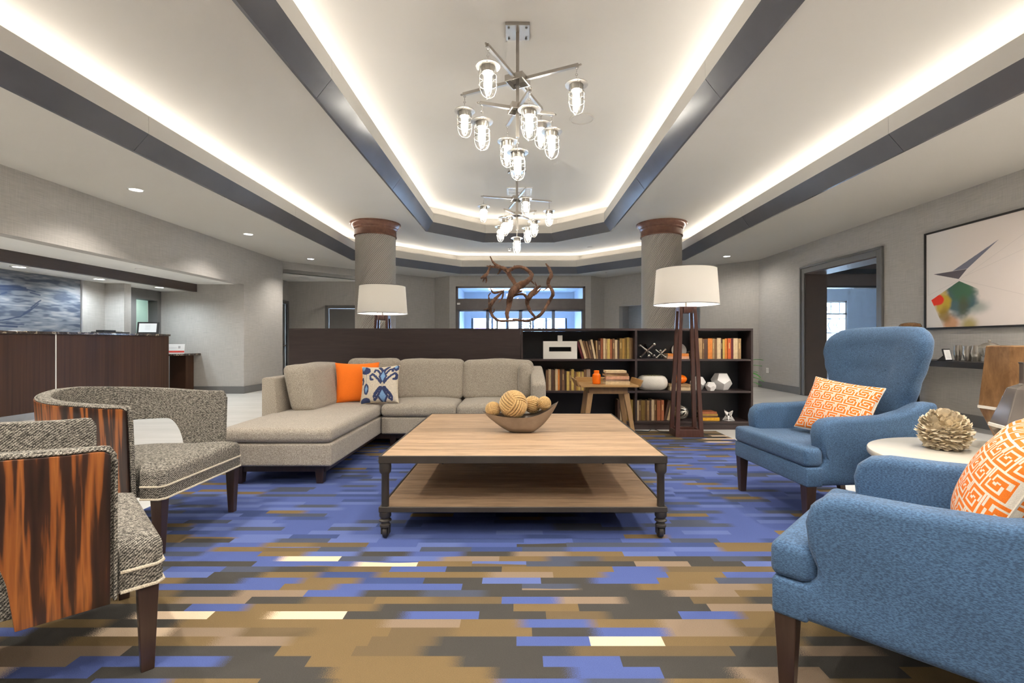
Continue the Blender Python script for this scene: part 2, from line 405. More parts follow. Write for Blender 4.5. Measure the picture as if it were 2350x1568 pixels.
def tweed():
    t = NT('salt_pepper_tweed'); v = t.coord((90, 90, 190)); nz = t.noise(v, 1.0, 2, 0.6)
    sp = t.coord((1, 1, 1)); wv = t.n('ShaderNodeTexWave', wave_type='BANDS', bands_direction='DIAGONAL'); t.link(sp, wv.inputs[0]); wv.inputs['Scale'].default_value = 55; wv.inputs['Distortion'].default_value = 6; wv.inputs['Detail'].default_value = 2; wv.inputs['Detail Scale'].default_value = 8
    f = t.math('ADD', t.math('MULTIPLY', nz, 0.7), t.math('MULTIPLY', wv.outputs[1], 0.3))
    t.set(t.ramp(f, [(0.40, (0.026, 0.024, 0.020)), (0.51, (0.12, 0.11, 0.092)), (0.64, (0.50, 0.46, 0.39))]), 0.95)
    t.bump(f, 0.6, 0.004); return t.m
M['tweed'] = tweed()
M['cord'] = fabric('cream_twisted_cord', (0.45, 0.38, 0.27), (0.80, 0.72, 0.58), (300, 300, 300), 0.5)
M['blue'] = fabric('blue_linen_upholstery', (0.034, 0.078, 0.150), (0.080, 0.168, 0.310), (140, 140, 420), 0.3, 0.85, 0.12, 0.1)
M['orange'] = fabric('orange_cotton', (0.86, 0.16, 0.004), (1.0, 0.22, 0.008), (500, 500, 500), 0.15, 0.9, 0.05, 0.1)
def greek():
    t = NT('greek_key_weave'); v = t.coord(attr='puv'); sp = t.n('ShaderNodeSeparateXYZ'); t.link(v, sp.inputs[0])
    N = 5.5
    gx, gy = t.math('MULTIPLY', sp.outputs[0], N), t.math('MULTIPLY', sp.outputs[1], N)
    ry = t.math('FLOOR', gy); gx = t.math('ADD', gx, t.math('MULTIPLY', ry, 0.5))
    cx, cy = t.math('SUBTRACT', t.math('FRACT', gx), 0.5), t.math('SUBTRACT', t.math('FRACT', gy), 0.5)
    p = 0.23
    up = t.math('GREATER_THAN', cy, 0.02)
    dx = t.math('ABSOLUTE', t.math('SUBTRACT', cx, t.math('MULTIPLY', up, p/2)))
    d = t.math('MAXIMUM', dx, t.math('ABSOLUTE', cy))
    f = t.math('FRACT', t.math('DIVIDE', d, p)); line = t.math('LESS_THAN', f, 0.36)
    edge = t.math('GREATER_THAN', t.math('MAXIMUM', t.math('ABSOLUTE', cx), t.math('ABSOLUTE', cy)), 0.455)
    line = t.math('MAXIMUM', line, edge)
    nz = t.noise(t.coord((400, 400, 400)), 1.0, 2)
    c = t.mix(line, (0.88, 0.20, 0.012), (0.80, 0.72, 0.60))
    c = t.mix(1.0, c, t.ramp(nz, [(0.3, (0.85,)*3), (0.7, (1.05,)*3)]), 'MULTIPLY')
    t.set(c, 0.9); t.bump(t.math('ADD', t.math('MULTIPLY', line, -0.5), nz), 0.3, 0.003); return t.m
M['greek'] = greek()
M['attr_fabric'] = attr_mat('printed_fabric', 0.95, 0.15)
M['attr_print'] = attr_mat('print_surface', 0.6)
M['shade'] = None
def shade():
    t = NT('linen_shade'); t.set((0.92, 0.90, 0.86), 0.9)
    tl = t.n('ShaderNodeBsdfTranslucent'); tl.inputs[0].default_value = (0.94, 0.91, 0.86, 1)
    mx = t.n('ShaderNodeMixShader'); mx.inputs[0].default_value = 0.5
    t.link(t.b.outputs[0], mx.inputs[1]); t.link(tl.outputs[0], mx.inputs[2]); t.link(mx.outputs[0], t.out.inputs[0])
    t.bump(t.noise(t.coord((200, 200, 600)), 1.0, 2), 0.1, 0.001); return t.m
M['shade'] = shade()
M['lampbulb'] = emit('shade_bulb', (1.0, 0.95, 0.88), 200.0)
M['white'] = plain('white_gloss_ceramic', (0.80, 0.78, 0.73), 0.2, var=0.02)
M['matte'] = plain('matte_white_plaster', (0.74, 0.72, 0.70), 0.6, var=0.02)
M['planter'] = plain('ribbed_white_stoneware', (0.72, 0.68, 0.60), 0.75, var=0.05, bump=0.5, bs=60)
M['orangeglaze'] = plain('orange_glaze', (0.90, 0.17, 0.006), 0.22, var=0.04)
M['lacquer'] = plain('cream_lacquer', (0.66, 0.61, 0.53), 0.15, var=0.02)
M['silver'] = plain('hammered_silver', (0.62, 0.58, 0.52), 0.28, 0.95, var=0.1, bump=0.1, bs=30)
M['pewter'] = plain('pewter_bowl', (0.34, 0.30, 0.265), 0.33, 0.9, var=0.15, vs=9)
M['rope'] = fabric('jute_rope', (0.42, 0.25, 0.09), (0.68, 0.46, 0.20), (220, 220, 220), 0.5)
M['driftwood'] = wood('driftwood', (0.085, 0.042, 0.028), (0.33, 0.17, 0.10), 'z', 1.6, 0.7, (0.35, 0.65), 0.5, 1.5, 6)
M['petal'] = plain('dried_petal', (0.66, 0.56, 0.40), 0.75, var=0.25, vs=14)
M['page'] = plain('book_pages', (0.70, 0.60, 0.42), 0.9, var=0.1, vs=60)
M['black'] = plain('black_plastic', (0.015, 0.015, 0.017), 0.4)
M['frame'] = plain('bronze_picture_frame', (0.030, 0.027, 0.025), 0.35, 0.3)
M['paper'] = plain('white_paper', (0.82, 0.82, 0.82), 0.8, var=0.01)
M['ink'] = plain('grey_ink', (0.45, 0.45, 0.46), 0.8)
M['red'] = plain('red_print', (0.75, 0.08, 0.06), 0.7)
M['leaf'] = plain('green_leaf', (0.07, 0.30, 0.05), 0.45, var=0.25)
M['grass'] = plain('dry_moss', (0.30, 0.28, 0.09), 0.9, var=0.3)
M['vasewood'] = wood('glossy_burl_wood', (0.15, 0.075, 0.032), (0.30, 0.165, 0.075), 'z', 2.2, 0.12, (0.35, 0.65), 0, 2.0, 3)
M['vasegrey'] = plain('smoky_lacquer', (0.23, 0.20, 0.18), 0.12, 0.5, var=0.1)
M['bone'] = plain('bone_inlay', (0.80, 0.77, 0.70), 0.3, var=0.02)
M['alu'] = plain('anodised_door_frame', (0.16, 0.14, 0.135), 0.4, 0.3)
M['alublue'] = plain('grey_storefront_frame', (0.20, 0.24, 0.33), 0.4, 0.3)
M['vestib'] = plain('vestibule_paint', (0.46, 0.53, 0.64), 0.8, var=0.02)
M['bark'] = plain('bare_branch_bark', (0.10, 0.08, 0.07), 0.9)
M['outground'] = plain('outside_paving', (0.35, 0.35, 0.36), 0.9)
M['outwall'] = plain('pale_outside_building', (0.72, 0.70, 0.70), 0.9)
M['mauve'] = plain('mauve_canvas', (0.42, 0.20, 0.42), 0.8)
M['greenroom'] = plain('pale_green_room_paint', (0.48, 0.62, 0.50), 0.8, var=0.02)
# ------------------------------------------------------------------ the room shell
FZ = -0.006   # tile level; the carpet surface is z = 0
def wall_mb(a, b, z0, z1, th, ops=()):
    a, b = Vector(a), Vector(b); d = (b-a); L = d.length; d.normalize(); n = Vector((-d.y, d.x))*th
    mb = MB()
    def blk(t0, t1, za, zb):
        if t1-t0 < 1e-4 or zb-za < 1e-4: return
        p, q = a+d*t0, a+d*t1
        c = [(p.x, p.y), (q.x, q.y), (q.x+n.x, q.y+n.y), (p.x+n.x, p.y+n.y)]
        mb.hexa([(x, y, za) for x, y in c], [(x, y, zb) for x, y in c])
    t = 0
    for (t0, t1, za, zb) in sorted(ops):
        blk(t, t0, z0, z1); blk(t0, t1, z0, za); blk(t0, t1, zb, z1); t = t1
    blk(t, L, z0, z1)
    return mb
def struct(name, mb, m, parent=None, **kw):
    o = mb.build(name, m, parent, **kw)
    if parent is None: o['kind'] = 'structure'
    return o
def lab(o, s): o['label'] = s; return o

lab(struct('floor', MB().box(-9.2, 14, -7, 19.2, -0.2, FZ), M['floor']), 'cream polished tile floor')
cp = MB().box(-2.47, 2.45, -3.5, 5.95, FZ-0.002, 0.0).build('area_carpet', M['carpet'])
tag(cp, 'blue, gold and charcoal banded carpet under the seating group', 'carpet')

XL, XR = -5.93, 5.95
# left wall with the reception opening, its end block, the alcove
lab(struct('wall_left', wall_mb((XL, -6.5), (XL, 10.35), FZ, Z0+0.4, 0.2, [(6.0, 16.85, FZ, 2.355)]), M['wall']), 'grey grasscloth wall above the reception opening')
lab(struct('wall_left_end', MB().box(-7.95, XL, 10.35, 12.05, FZ, Z0+0.4), M['wall']), 'grey grasscloth wall block at the end of the reception desk')
lab(struct('wall_reception_back', MB().box(-7.95, -7.70, -0.5, 8.43, FZ, 2.40).box(-7.95, -7.70, 8.43, 8.92, FZ, 2.40), M['wall']), 'grey wall behind the reception desk')
lab(struct('wall_reception_pier', MB().box(-7.95, -7.34, 8.92, 9.08, FZ, 2.40), M['wall']), 'pale grey wall pier behind the reception desk')
lab(struct('wall_reception_near', MB().box(-7.95, XL-0.2, -0.6, -0.5, FZ, 2.40), M['wall']), 'near end wall of the reception alcove')
lab(struct('wall_office_doorway', wall_mb((-7.72, 9.08), (-7.72, 10.35), FZ, 2.40, 0.2, [(0.60, 1.17, FZ, 1.99)]), M['trim']), 'dark grey wall with the office doorway behind reception')
lab(struct('wall_back_office', MB().box(-8.80, -8.68, 9.0, 12.4, FZ, 2.40).box(-8.68, -7.92, 8.93, 9.0, FZ, 2.40).box(-8.68, -7.92, 12.3, 12.4, FZ, 2.40), M['greenroom']), 'pale green wall of the office behind reception')
lab(struct('ceiling_back_office', MB().box(-8.80, -7.92, 8.93, 12.4, 2.40, 2.45), M['soffit']), 'ceiling of the back office')
DOWN_OFFICE = (-8.3, 10.6)  # unseen lamp added to light the back office
lab(struct('ceiling_reception', MB().box(-6.96, XL-0.2, -0.5, 10.35, 2.355, 2.45), M['soffit']), 'white ceiling strip over the reception counter')
lab(struct('ceiling_reception_low', MB().box(-7.95, -7.03, -0.5, 10.35, 2.20, 2.30), M['soffit']), 'low white ceiling behind the dark reception beam')
lab(struct('trim_reception_beam', MB().box(-7.03, -6.94, -0.5, 10.35, 2.19, 2.358), M['beam'], bevel=0.004), 'dark wood beam above the reception counter')
# corridor at far left
lab(struct('wall_corridor_back', wall_mb((-6.65, 13.86), (-4.0, 13.86), FZ, Z0, 0.2, [(1.15, 2.15, FZ, 2.08)]), M['wall']), 'grey corridor wall behind the left column')
lab(struct('wall_corridor_side', wall_mb((-6.65, 12.05), (-6.65, 13.86), FZ, Z0, 0.2, [(0.72, 1.71, FZ, 2.20)]), M['wall']), 'corridor side wall with a grey door')
lab(struct('ceiling_corridor', MB().prism([(-6.65, 12.05), (XL, 12.05), (-4.12, 13.86), (-6.65, 13.86)], 2.86, 2.95), M['soffit']), 'white low ceiling of the corridor')
lab(struct('wall_corridor_bulkhead', wall_mb((XL, 12.05), (-4.02, 13.96), 2.86, Z0+0.4, 0.12), M['wall']), 'slanted grey bulkhead above the corridor opening')
# far walls
lab(struct('wall_far_left', wall_mb((-4.02, 13.96), (-2.66, 15.20), FZ, Z0+0.4, 0.2), M['wall']), 'slanted grey wall left of the entrance')
lab(struct('wall_far_left_return', wall_mb((-2.66, 15.20), (-2.12, 14.70), FZ, Z0+0.4, 0.2), M['wall']), 'short slanted return left of the entrance')
lab(struct('wall_entrance', wall_mb((-2.12, 14.70), (2.22, 14.70), FZ, Z0+0.4, 0.22, [(0.19, 4.17, FZ, 2.82)]), M['wall']), 'grey wall above the entrance doors')
lab(struct('wall_far_right_return', wall_mb((2.22, 14.70), (2.70, 15.12), FZ, Z0+0.4, 0.2), M['wall']), 'short slanted return right of the entrance')
lab(struct('wall_far_right', wall_mb((2.70, 15.12), (XR, 11.87), FZ, Z0+0.4, 0.2, [(0.55, 3.10, FZ, 2.21)]), M['wall']), 'slanted grey wall with an opening behind the right column')
lab(struct('wall_niche', MB().prism([(2.9, 15.5), (3.1, 15.5), (3.75, 16.3), (6.4, 13.7), (5.3, 12.9), (5.45, 12.75), (6.75, 13.7), (3.75, 16.7)], FZ, 2.5), M['wall']), 'grey wall inside the far right opening')
lab(struct('ceiling_niche', MB().prism([(2.7, 15.3), (5.95, 12.0), (6.75, 13.7), (3.75, 16.7)], 2.5, 2.6), M['soffit']), 'white ceiling inside the far right opening')
# right wall with cased opening to the side room
lab(struct('wall_right', wall_mb((XR, 11.87), (XR, -6.5), FZ, Z0+0.4, 0.43, [(1.92, 3.93, FZ, 2.53)]), M['wall']), 'grey grasscloth wall with the framed painting')
lab(struct('wall_front', MB().box(-8, 6.4, -6.7, -6.5, FZ, Z0+0.4), M['wall']), 'grey wall behind the viewer')
# side room beyond the cased opening
lab(struct('wall_side_room_back', wall_mb((6.38, 15.2), (13.0, 15.2), FZ, 3.3, 0.15, [(3.05, 4.05, 0.75, 2.42)]), M['vestib']), 'blue-grey wall of the side room with a window')
lab(struct('wall_side_room_right', MB().box(12.9, 13.0, 7.0, 15.2, FZ, 3.3), M['vestib']), 'far wall of the side room')
lab(struct('wall_side_room_near', MB().box(6.38, 13.0, 6.9, 7.0, FZ, 3.3), M['wall']), 'near wall of the side room')
lab(struct('ceiling_side_room', MB().box(6.38, 13.0, 6.9, 15.2, 3.12, 3.3), M['soffit']), 'ceiling of the side room')
lab(struct('trim_side_room_beam', MB().box(6.38, 12.9, 12.3, 12.7, 2.52, 3.12), M['brownpaint']), 'brown bulkhead beam across the side room')
lab(struct('trim_side_room_cove', MB().box(6.38, 12.9, 12.26, 12.30, 2.86, 2.98).box(6.38, 12.9, 12.26, 12.30, 2.50, 2.55), M['black']), 'black edge lines on the side room bulkhead')

# door casing and lining on the right wall
def casing(name, x, y0, y1, ztop, w=0.14, label=None):
    root = thing(name, None, None); root['kind'] = 'structure'; lab(root, label)
    for (a, b) in ((y0-w, y0), (y1, y1+w)):
        MB().box(x-0.025, x-0.001, a, b, FZ, ztop+w).build('casing_board', M['trim'], root, bevel=0.005)
        MB().box(x-0.045, x-0.02, (a if a < y0 else b-0.04), (a+0.04 if a < y0 else b), FZ, ztop+w).build('casing_bead', M['trim'], root, bevel=0.008)
    MB().box(x-0.025, x-0.001, y0, y1, ztop, ztop+w).build('casing_board', M['trim'], root, bevel=0.005)
    MB().box(x-0.045, x-0.02, y0-w, y1+w, ztop+w-0.04, ztop+w+0.002).build('casing_bead', M['trim'], root, bevel=0.008)
    return root
cs = casing('trim_1', XR, 7.94, 9.95, 2.53, label='grey moulded casing around the opening to the side room')
MB().box(XR-0.002, XR+0.44, 9.93, 9.951, FZ, 2.531).box(XR-0.002, XR+0.44, 7.939, 7.96, FZ, 2.531).box(XR-0.002, XR+0.44, 7.94, 9.95, 2.51, 2.531).build('jamb_lining', M['brownpaint'], cs)
# side room window
wr = thing('window_1', None, None); wr['kind'] = 'structure'; lab(wr, 'leaded window of the side room')
fx0, fx1, fy, fz0, fz1 = 9.43, 10.43, 15.22, 0.75, 2.42
mb = MB()
for a, b in ((fx0, fx0+0.06), (fx1-0.06, fx1)): mb.box(a, b, fy, fy+0.08, fz0, fz1)
mb.box(fx0, fx1, fy, fy+0.08, fz1-0.06, fz1).box(fx0, fx1, fy, fy+0.08, fz0, fz0+0.06).box(fx0, fx1, fy, fy+0.08, 1.98, 2.03)
mb.build('window_frame', M['outwall'], wr)
MB().box(fx0+0.06, fx1-0.06, fy+0.03, fy+0.04, fz0+0.06, 1.98).build('pane', M['glass'], wr)
MB().box(fx0+0.06, fx1-0.06, fy+0.03, fy+0.04, 2.03, fz1-0.06).build('pane', M['glass'], wr)
lead = MB()
for cx in (9.66, 9.93, 10.20):
    for cz in (1.15, 1.65):
        q = [(cx-0.10, cz), (cx, cz+0.2), (cx+0.10, cz), (cx, cz-0.2), (cx-0.10, cz)]
        lead.tube([(x, fy+0.02, z) for x, z in q], 0.013, 5)
for cx in (9.66, 9.93, 10.20): lead.tube([(cx, fy+0.02, 2.03), (cx, fy+0.02, 2.36)], 0.013, 5)
for cz in (0.95, 1.4, 1.85): lead.tube([(fx0+0.06, fy+0.02, cz), (fx1-0.06, fy+0.02, cz)], 0.013, 5)
lead.build('lead_came', M['alublue'], wr)

# baseboards
def base(name, mb, label): lab(struct(name, mb, M['trim'], bevel=0.004), label)
BH = 0.15
base('baseboard_right', MB().box(XR-0.02, XR-0.001, 10.09, 11.86, FZ, BH), 'grey baseboard between doorway and far corner')
base('baseboard_right_near', MB().box(XR-0.02, XR-0.001, -6.4, 7.80, FZ, BH), 'grey baseboard under the painting')
base('baseboard_left_end', MB().box(-7.28, XL+0.02, 10.33, 10.349, FZ, BH).box(XL+0.001, XL+0.02, 10.35, 12.05, FZ, BH), 'grey baseboard around the wall end by reception')
base('baseboard_far_right', wall_mb((2.72, 15.09), (3.07, 14.74), FZ, BH, -0.02), 'grey baseboard at the far right wall')
base('baseboard_corridor', MB().box(-6.65, -5.62, 13.84, 13.859, FZ, BH), 'grey baseboard of the corridor')

# corridor doors
def hinged_door(name, label, x0, x1, y, ztop, axis='x'):
    r = thing(name, None, None); r['kind'] = 'structure'; lab(r, label)
    def bx(a, b, c, d, z0, z1, nm, m, par=r):
        mb = MB()
        if axis == 'x': mb.box(a, b, y+c, y+d, z0, z1)
        else: mb.box(y-d, y-c, a, b, z0, z1)
        return mb.build(nm, m, par, bevel=0.003)
    leaf = bx(x0+0.01, x1-0.01, 0.05, 0.09, FZ+0.005, ztop-0.005, 'door_leaf', M['trim'])
    bx(x0-0.09, x0, -0.02, 0.03, FZ, ztop+0.09, 'casing_board', M['trim'])
    bx(x1, x1+0.09, -0.02, 0.03, FZ, ztop+0.09, 'casing_board', M['trim'])
    bx(x0, x1, -0.02, 0.03, ztop, ztop+0.09, 'casing_board', M['trim'])
    return r, leaf, bx
r_, leaf_, bx_ = hinged_door('door_1', 'grey door in the corridor behind the left column', -5.50, -4.50, 13.86, 2.08)
MB().box(-4.72, -4.62, 13.84, 13.90, 1.0, 1.03).build('lever_handle', M['chrome'], leaf_)
r_, leaf_, bx_ = hinged_door('door_2', 'narrow view of a grey door at the corridor corner', 12.77, 13.76, -6.65, 2.20, 'y')
bx_(13.60, 13.70, -0.02, 0.05, 0.99, 1.03, 'lever_handle', M['steel'], leaf_)

# ------------------------------------------------------------------ ceilings with trays
def ring_faces(outer, inner, z):
    n = len(outer); v = [(x, y, z) for x, y in outer]+[(x, y, z) for x, y in inner]
    return v, [(i, (i+1) % n, n+(i+1) % n, n+i) for i in range(n)]
mb = MB(); o0 = octa(OUT, 0)
big = [(6.5, o0[0][1]), (6.5, o0[1][1]), (o0[2][0]+2.2, 15.6), (-(o0[2][0]+2.2), 15.6), (-6.75, o0[4][1]), (-6.75, o0[5][1]), (-6.75, -6.6), (6.5, -6.6)]
v, f = ring_faces(big, o0, Z0); mb.add(v, f); v, f = ring_faces([(x*1.0, y) for x, y in big], o0, Z0+0.02)
mb.add([(6.5, 11.82, Z0), (3.94, 15.6, Z0), (6.5, 15.6, Z0)], [(0, 1, 2)]); mb.add([(-6.75, 11.82, Z0), (-6.75, 15.6, Z0), (-3.94, 15.6, Z0)], [(0, 1, 2)])
ce = struct('ceiling', mb, M['ceil']); lab(ce, 'cream lower ceiling around the lit tray')
mb = MB(); v, f = ring_faces(octa(OUT, -0.26), octa(INN, 0), ZM); mb.add(v, f)
lab(struct('ceiling_middle', mb, M['ceil']), 'cream middle ceiling ring between the two coves')
mb = MB(); p = octa(INN, -0.26); mb.add([(x, y, ZI) for x, y in p], [tuple(range(8))])
lab(struct('ceiling_inner', mb, M['ceil']), 'cream raised ceiling over the chandeliers')
def tray(o, z, dz1, dz2, ztop, nm, label):
    root = thing(nm, None, None); root['kind'] = 'structure'; lab(root, label)
    A, B, Bi, C = octa(o, 0), octa(o, 0.16), octa(o, 0.135), octa(o, -0.26)
    for k in range(8):
        j = (k+1) % 8
        L = (Vector(A[k])-Vector(A[j])).length; n = max(1, round(L/3.0))
        for q in range(n):
            g = 0.003
            t0, t1 = q/n+(g/L if q else 0), (q+1)/n-(g/L if q < n-1 else 0)
            P = lambda S, t: (S[k][0]+(S[j][0]-S[k][0])*t, S[k][1]+(S[j][1]-S[k][1])*t)
            def strip(S0, z0, S1, z1, S2, z2, S3, z3):
                mb = MB(); rs = []
                for t in (t0, t1): rs.append([(*P(S0, t), z0), (*P(S1, t), z1), (*P(S2, t), z2), (*P(S3, t), z3)])
                return mb.rings(rs)
            Ao = octa(o, -0.03)
            strip(A, z-0.012, B, z+dz1, Bi, z+dz1, Ao, z-0.012).build('fascia_panel', M['fascia'], root)
            strip(B, z+dz1, B, z+dz2, Bi, z+dz2, Bi, z+dz1).build('lip_panel', M['ceil'], root)
    mb = MB(); v, f = ring_faces(C, Bi, z+dz1+0.09); mb.add(v, f)
    v, f = ring_faces(C, Bi, z+dz1+0.08); mb.add(v, [tuple(reversed(q)) for q in f])
    n = 8
    mb.add([(x, y, z+dz1+0.08) for x, y in C]+[(x, y, ztop) for x, y in C], [(i, (i+1) % n, n+(i+1) % n, n+i) for i in range(n)])
    mb.build('cove_trough', M['ceil'], root)
    # closes the gap between the ceiling plane and the trough behind the fascia
    mb = MB(); mb.add([(x, y, z) for x, y in octa(o, -0.02)]+[(x, y, z+dz1+0.08) for x, y in octa(o, -0.02)], [(i, (i+1) % n, n+(i+1) % n, n+i) for i in range(n)])
    mb.build('fascia_backing', M['fascia'], root)
tray(OUT, Z0, 0.17, 0.36, ZM, 'trim_2', 'dark fascia and cream cove lip of the outer ceiling tray')
tray(INN, ZM, 0.19, 0.40, ZI, 'trim_3', 'dark fascia and cream cove lip of the inner ceiling tray')

# columns
for sx, side in ((-1, 'left'), (1, 'right')):
    X, Y, r = sx*3.146, 10.55, 0.43
    root = thing('column', None, None, (X, Y, FZ)); root['kind'] = 'structure'
    lab(root, f'round woven-textured column with copper capital behind the {"left" if sx<0 else "right"} lamp')
    mb = MB(); n = 64; zs = [0, 1.2, 2.4, 3.45]; vs, us = [], []
    for z in zs:
        for k in range(n+1):
            a = 2*PI*k/n; vs.append((r*math.cos(a), r*math.sin(a), z)); us.append((r*a, z, 0))
    fs = [(i*(n+1)+k, i*(n+1)+k+1, (i+1)*(n+1)+k+1, (i+1)*(n+1)+k) for i in range(3) for k in range(n)]
    mb.add(vs, fs, us).build('shaft', M['column'], root, smooth=60)
    MB().lathe([(0.43, 3.41), (0.45, 3.41), (0.455, 3.43), (0.447, 3.45), (0.447, 3.55), (0.46, 3.56), (0.475, 3.58), (0.475, 3.60), (0.50, 3.62), (0.53, 3.655), (0.535, 3.67), (0.545, 3.675), (0.545, ZM-FZ-0.001), (0.3, ZM-FZ-0.001)], 64).build('capital', M['copper'], root, smooth=35)

# recessed downlights: fittings flush with their ceilings; some unseen ones added for fill
def downlight(x, y, z, r, label, grp, lens=True):
    t = thing('downlight', label, 'ceiling light', (x, y, z), 0, grp)
    MB().lathe([(r, -0.001), (r+0.022, -0.001), (r+0.024, -0.006), (r+0.004, -0.012), (r, -0.010)], 24, caps=False).build('trim_ring', M['white'], t, smooth=40)
    MB().lathe([(0.001, -0.0005), (r, -0.0005), (r, -0.004), (0.001, -0.004)], 24).build('lens', M['led'], t)
names = ['nearest', 'second nearest', 'third', 'fourth', 'farthest']
for k, (x, y) in enumerate(DOWN_SOFFIT):
    if x < 0: downlight(x, y, Z0, 0.075, ['out-of-view', 'second out-of-view', 'nearest visible', 'middle visible', 'farthest visible'][k]+' recessed downlight above the reception side', 'downlights along the left ceiling')
    else: downlight(x, y, Z0, 0.075, ['recessed downlight near the far right wall', 'out-of-view recessed downlight boosted to light the painting', 'out-of-view recessed downlight by the viewer on the right'][k-5], 'downlights along the right ceiling')
for k, (x, y) in enumerate(DOWN_DESK): downlight(x, y, 2.20, 0.075, ['left', 'middle', 'right', 'out-of-view'][k]+' downlight in the low ceiling behind the reception beam', 'downlights behind the reception beam')
downlight(*DOWN_OFFICE, 2.40, 0.075, 'added downlight lighting the back office', 'downlights behind the reception beam')
spot('downlight_beam', (*DOWN_OFFICE, 2.36), SPOT_W*0.10, angle=150, col=(0.93, 0.97, 1.0))
downlight(8.6, 10.4, 3.12, 0.075, 'added downlight brightening the side room beam', 'added downlights in the side room')
spot('downlight_beam', (8.6, 10.4, 3.09), SPOT_W*0.6, angle=165)  # unseen fitting added to lift the tone of the brown beam
for k, (x, y) in enumerate(DOWN_MID): downlight(x, y, ZM, 0.07, 'recessed middle-ceiling downlight '+['above the far barrel chair', 'above the far wing chair', 'left beside the viewer', 'right beside the viewer', 'left behind the viewer, added for fill', 'right behind the viewer, added for fill', 'straight behind the viewer, added for fill'][k], 'downlights above the chairs')
for k, (x, y) in enumerate(DOWN_IN): downlight(x, y, ZI, 0.07, 'recessed raised-ceiling downlight '+['left before the coffee table', 'right before the coffee table', 'left above the viewer', 'right above the viewer', 'left and behind the viewer, added for fill', 'right and behind the viewer, added for fill'][k], 'downlights in the raised ceiling')

# ceiling speaker, vent, sprinklers, detector
sp = thing('ceiling_speaker', 'round cream ceiling speaker beside the near chandelier', 'speaker', (0.92, 6.97, ZI))
MB().lathe([(0.001, -0.002), (0.15, -0.002), (0.15, -0.004), (0.001, -0.004)], 32).build('grille', M['ceil'], sp)
MB().torus((0, 0, -0.004), 0.17, 0.010, n=32).build('rim', M['ceil'], sp, smooth=60)
vt = thing('air_vent', 'square white ceiling air vent behind the far chandelier', 'vent', (0.02, 10.3, ZI))
for a in range(4):
    q = MB().box(-0.27, 0.27, 0.235, 0.27, -0.02, -0.001).build('frame_bar', M['white'], vt); q.rotation_euler = (0, 0, a*PI/2)
MB().box(-0.235, 0.235, -0.235, 0.235, -0.004, -0.001).build('backing', M['black'], vt)
for k in range(6): MB().box(-0.235, 0.235, -0.215+k*0.08, -0.185+k*0.08, -0.02, -0.004).build('slat', M['white'], vt)
for (x, y, z, l) in ((2.55, 13.95, Z0, 'small chrome fire sprinkler near the entrance'), (-0.25, 13.3, ZM, 'small chrome fire sprinkler in the middle ceiling')):
    s_ = thing('sprinkler', l, 'sprinkler', (x, y, z)); MB().lathe([(0.04, -0.001), (0.04, -0.006), (0.012, -0.01), (0.012, -0.04), (0.03, -0.045), (0.03, -0.05), (0.001, -0.05)], 12).build('head', M['chrome'], s_, smooth=40)
dt = MB().lathe([(0.09, -0.001), (0.09, -0.012), (0.07, -0.022), (0.001, -0.024)], 20).build('smoke_detector', M['soffit'], None, loc=(-6.45, 8.2, 2.355), smooth=40)
tag(dt, 'small white smoke detector in front of the reception beam', 'detector')
dt = MB().lathe([(0.07, -0.001), (0.07, -0.010), (0.001, -0.016)], 20).build('ceiling_sensor', M['ceil'], None, loc=(1.95, 13.1, ZM), smooth=40)
tag(dt, 'small flat sensor in the middle ceiling near the entrance', 'sensor')

# outlet and thermostat plates on the right wall
ot = thing('wall_outlet', 'white wall outlet above the baseboard by the far right corner', 'outlet', (XR, 11.45, 0.43))
MB().box(-0.008, -0.0005, -0.06, 0.06, -0.06, 0.06).build('plate', M['soffit'], ot, bevel=0.002)
for dy in (-0.03, 0.03): MB().box(-0.011, -0.008, dy-0.015, dy+0.015, -0.035, 0.035).build('socket', M['white'], ot)

# ------------------------------------------------------------------ entrance, vestibule, outside
YE = 14.72
wn = thing('door_3', None, None); wn['kind'] = 'structure'; lab(wn, 'glazed sliding entrance doors with a transom')
x0, x1 = -1.93, 2.05
MB().box(x0, x0+0.07, YE, YE+0.12, FZ, 2.82).build('door_frame', M['alu'], wn)
MB().box(x1-0.07, x1, YE, YE+0.12, FZ, 2.82).build('door_frame', M['alu'], wn)
MB().box(x0, x1, YE, YE+0.12, 2.77, 2.82).build('door_frame', M['alu'], wn)
MB().box(x0+0.07, x1-0.07, YE-0.03, YE+0.16, 2.10, 2.44).build('header', M['alu'], wn)
MB().box(x0+0.07, x1-0.07, YE+0.05, YE+0.06, 2.44, 2.77).build('pane', M['glassblue'], wn)
for k, (a, b) in enumerate(((x0+0.07, -0.95), (-0.95, 0.06), (0.06, 1.07), (1.07, x1-0.07))):
    leaf = MB().box(a, a+0.05, YE+0.02, YE+0.08, FZ, 2.10).box(b-0.05, b, YE+0.02, YE+0.08, FZ, 2.10).box(a, b, YE+0.02, YE+0.08, 2.05, 2.10).box(a, b, YE+0.02, YE+0.08, FZ, 0.2).build('door_leaf', M['alublue'], wn)
    MB().box(a+0.05, b-0.05, YE+0.045, YE+0.055, 0.2, 2.05).build('pane', M['glassblue'], leaf)
cm_ = thing('door_sensor', 'small white motion sensor at the left of the entrance header', 'sensor', (-1.83, YE-0.031, 2.28))
MB().box(-0.05, 0.05, -0.06, 0.0, -0.03, 0.03).build('housing', M['white'], cm_, bevel=0.01)
lab(struct('wall_vestibule_left', MB().box(-2.16, -2.06, YE+0.2, 18.2, FZ, 3.1), M['vestib']), 'vestibule left wall')
lab(struct('wall_vestibule_right', MB().box(2.12, 2.22, YE+0.2, 18.2, FZ, 3.1), M['vestib']), 'vestibule right wall')
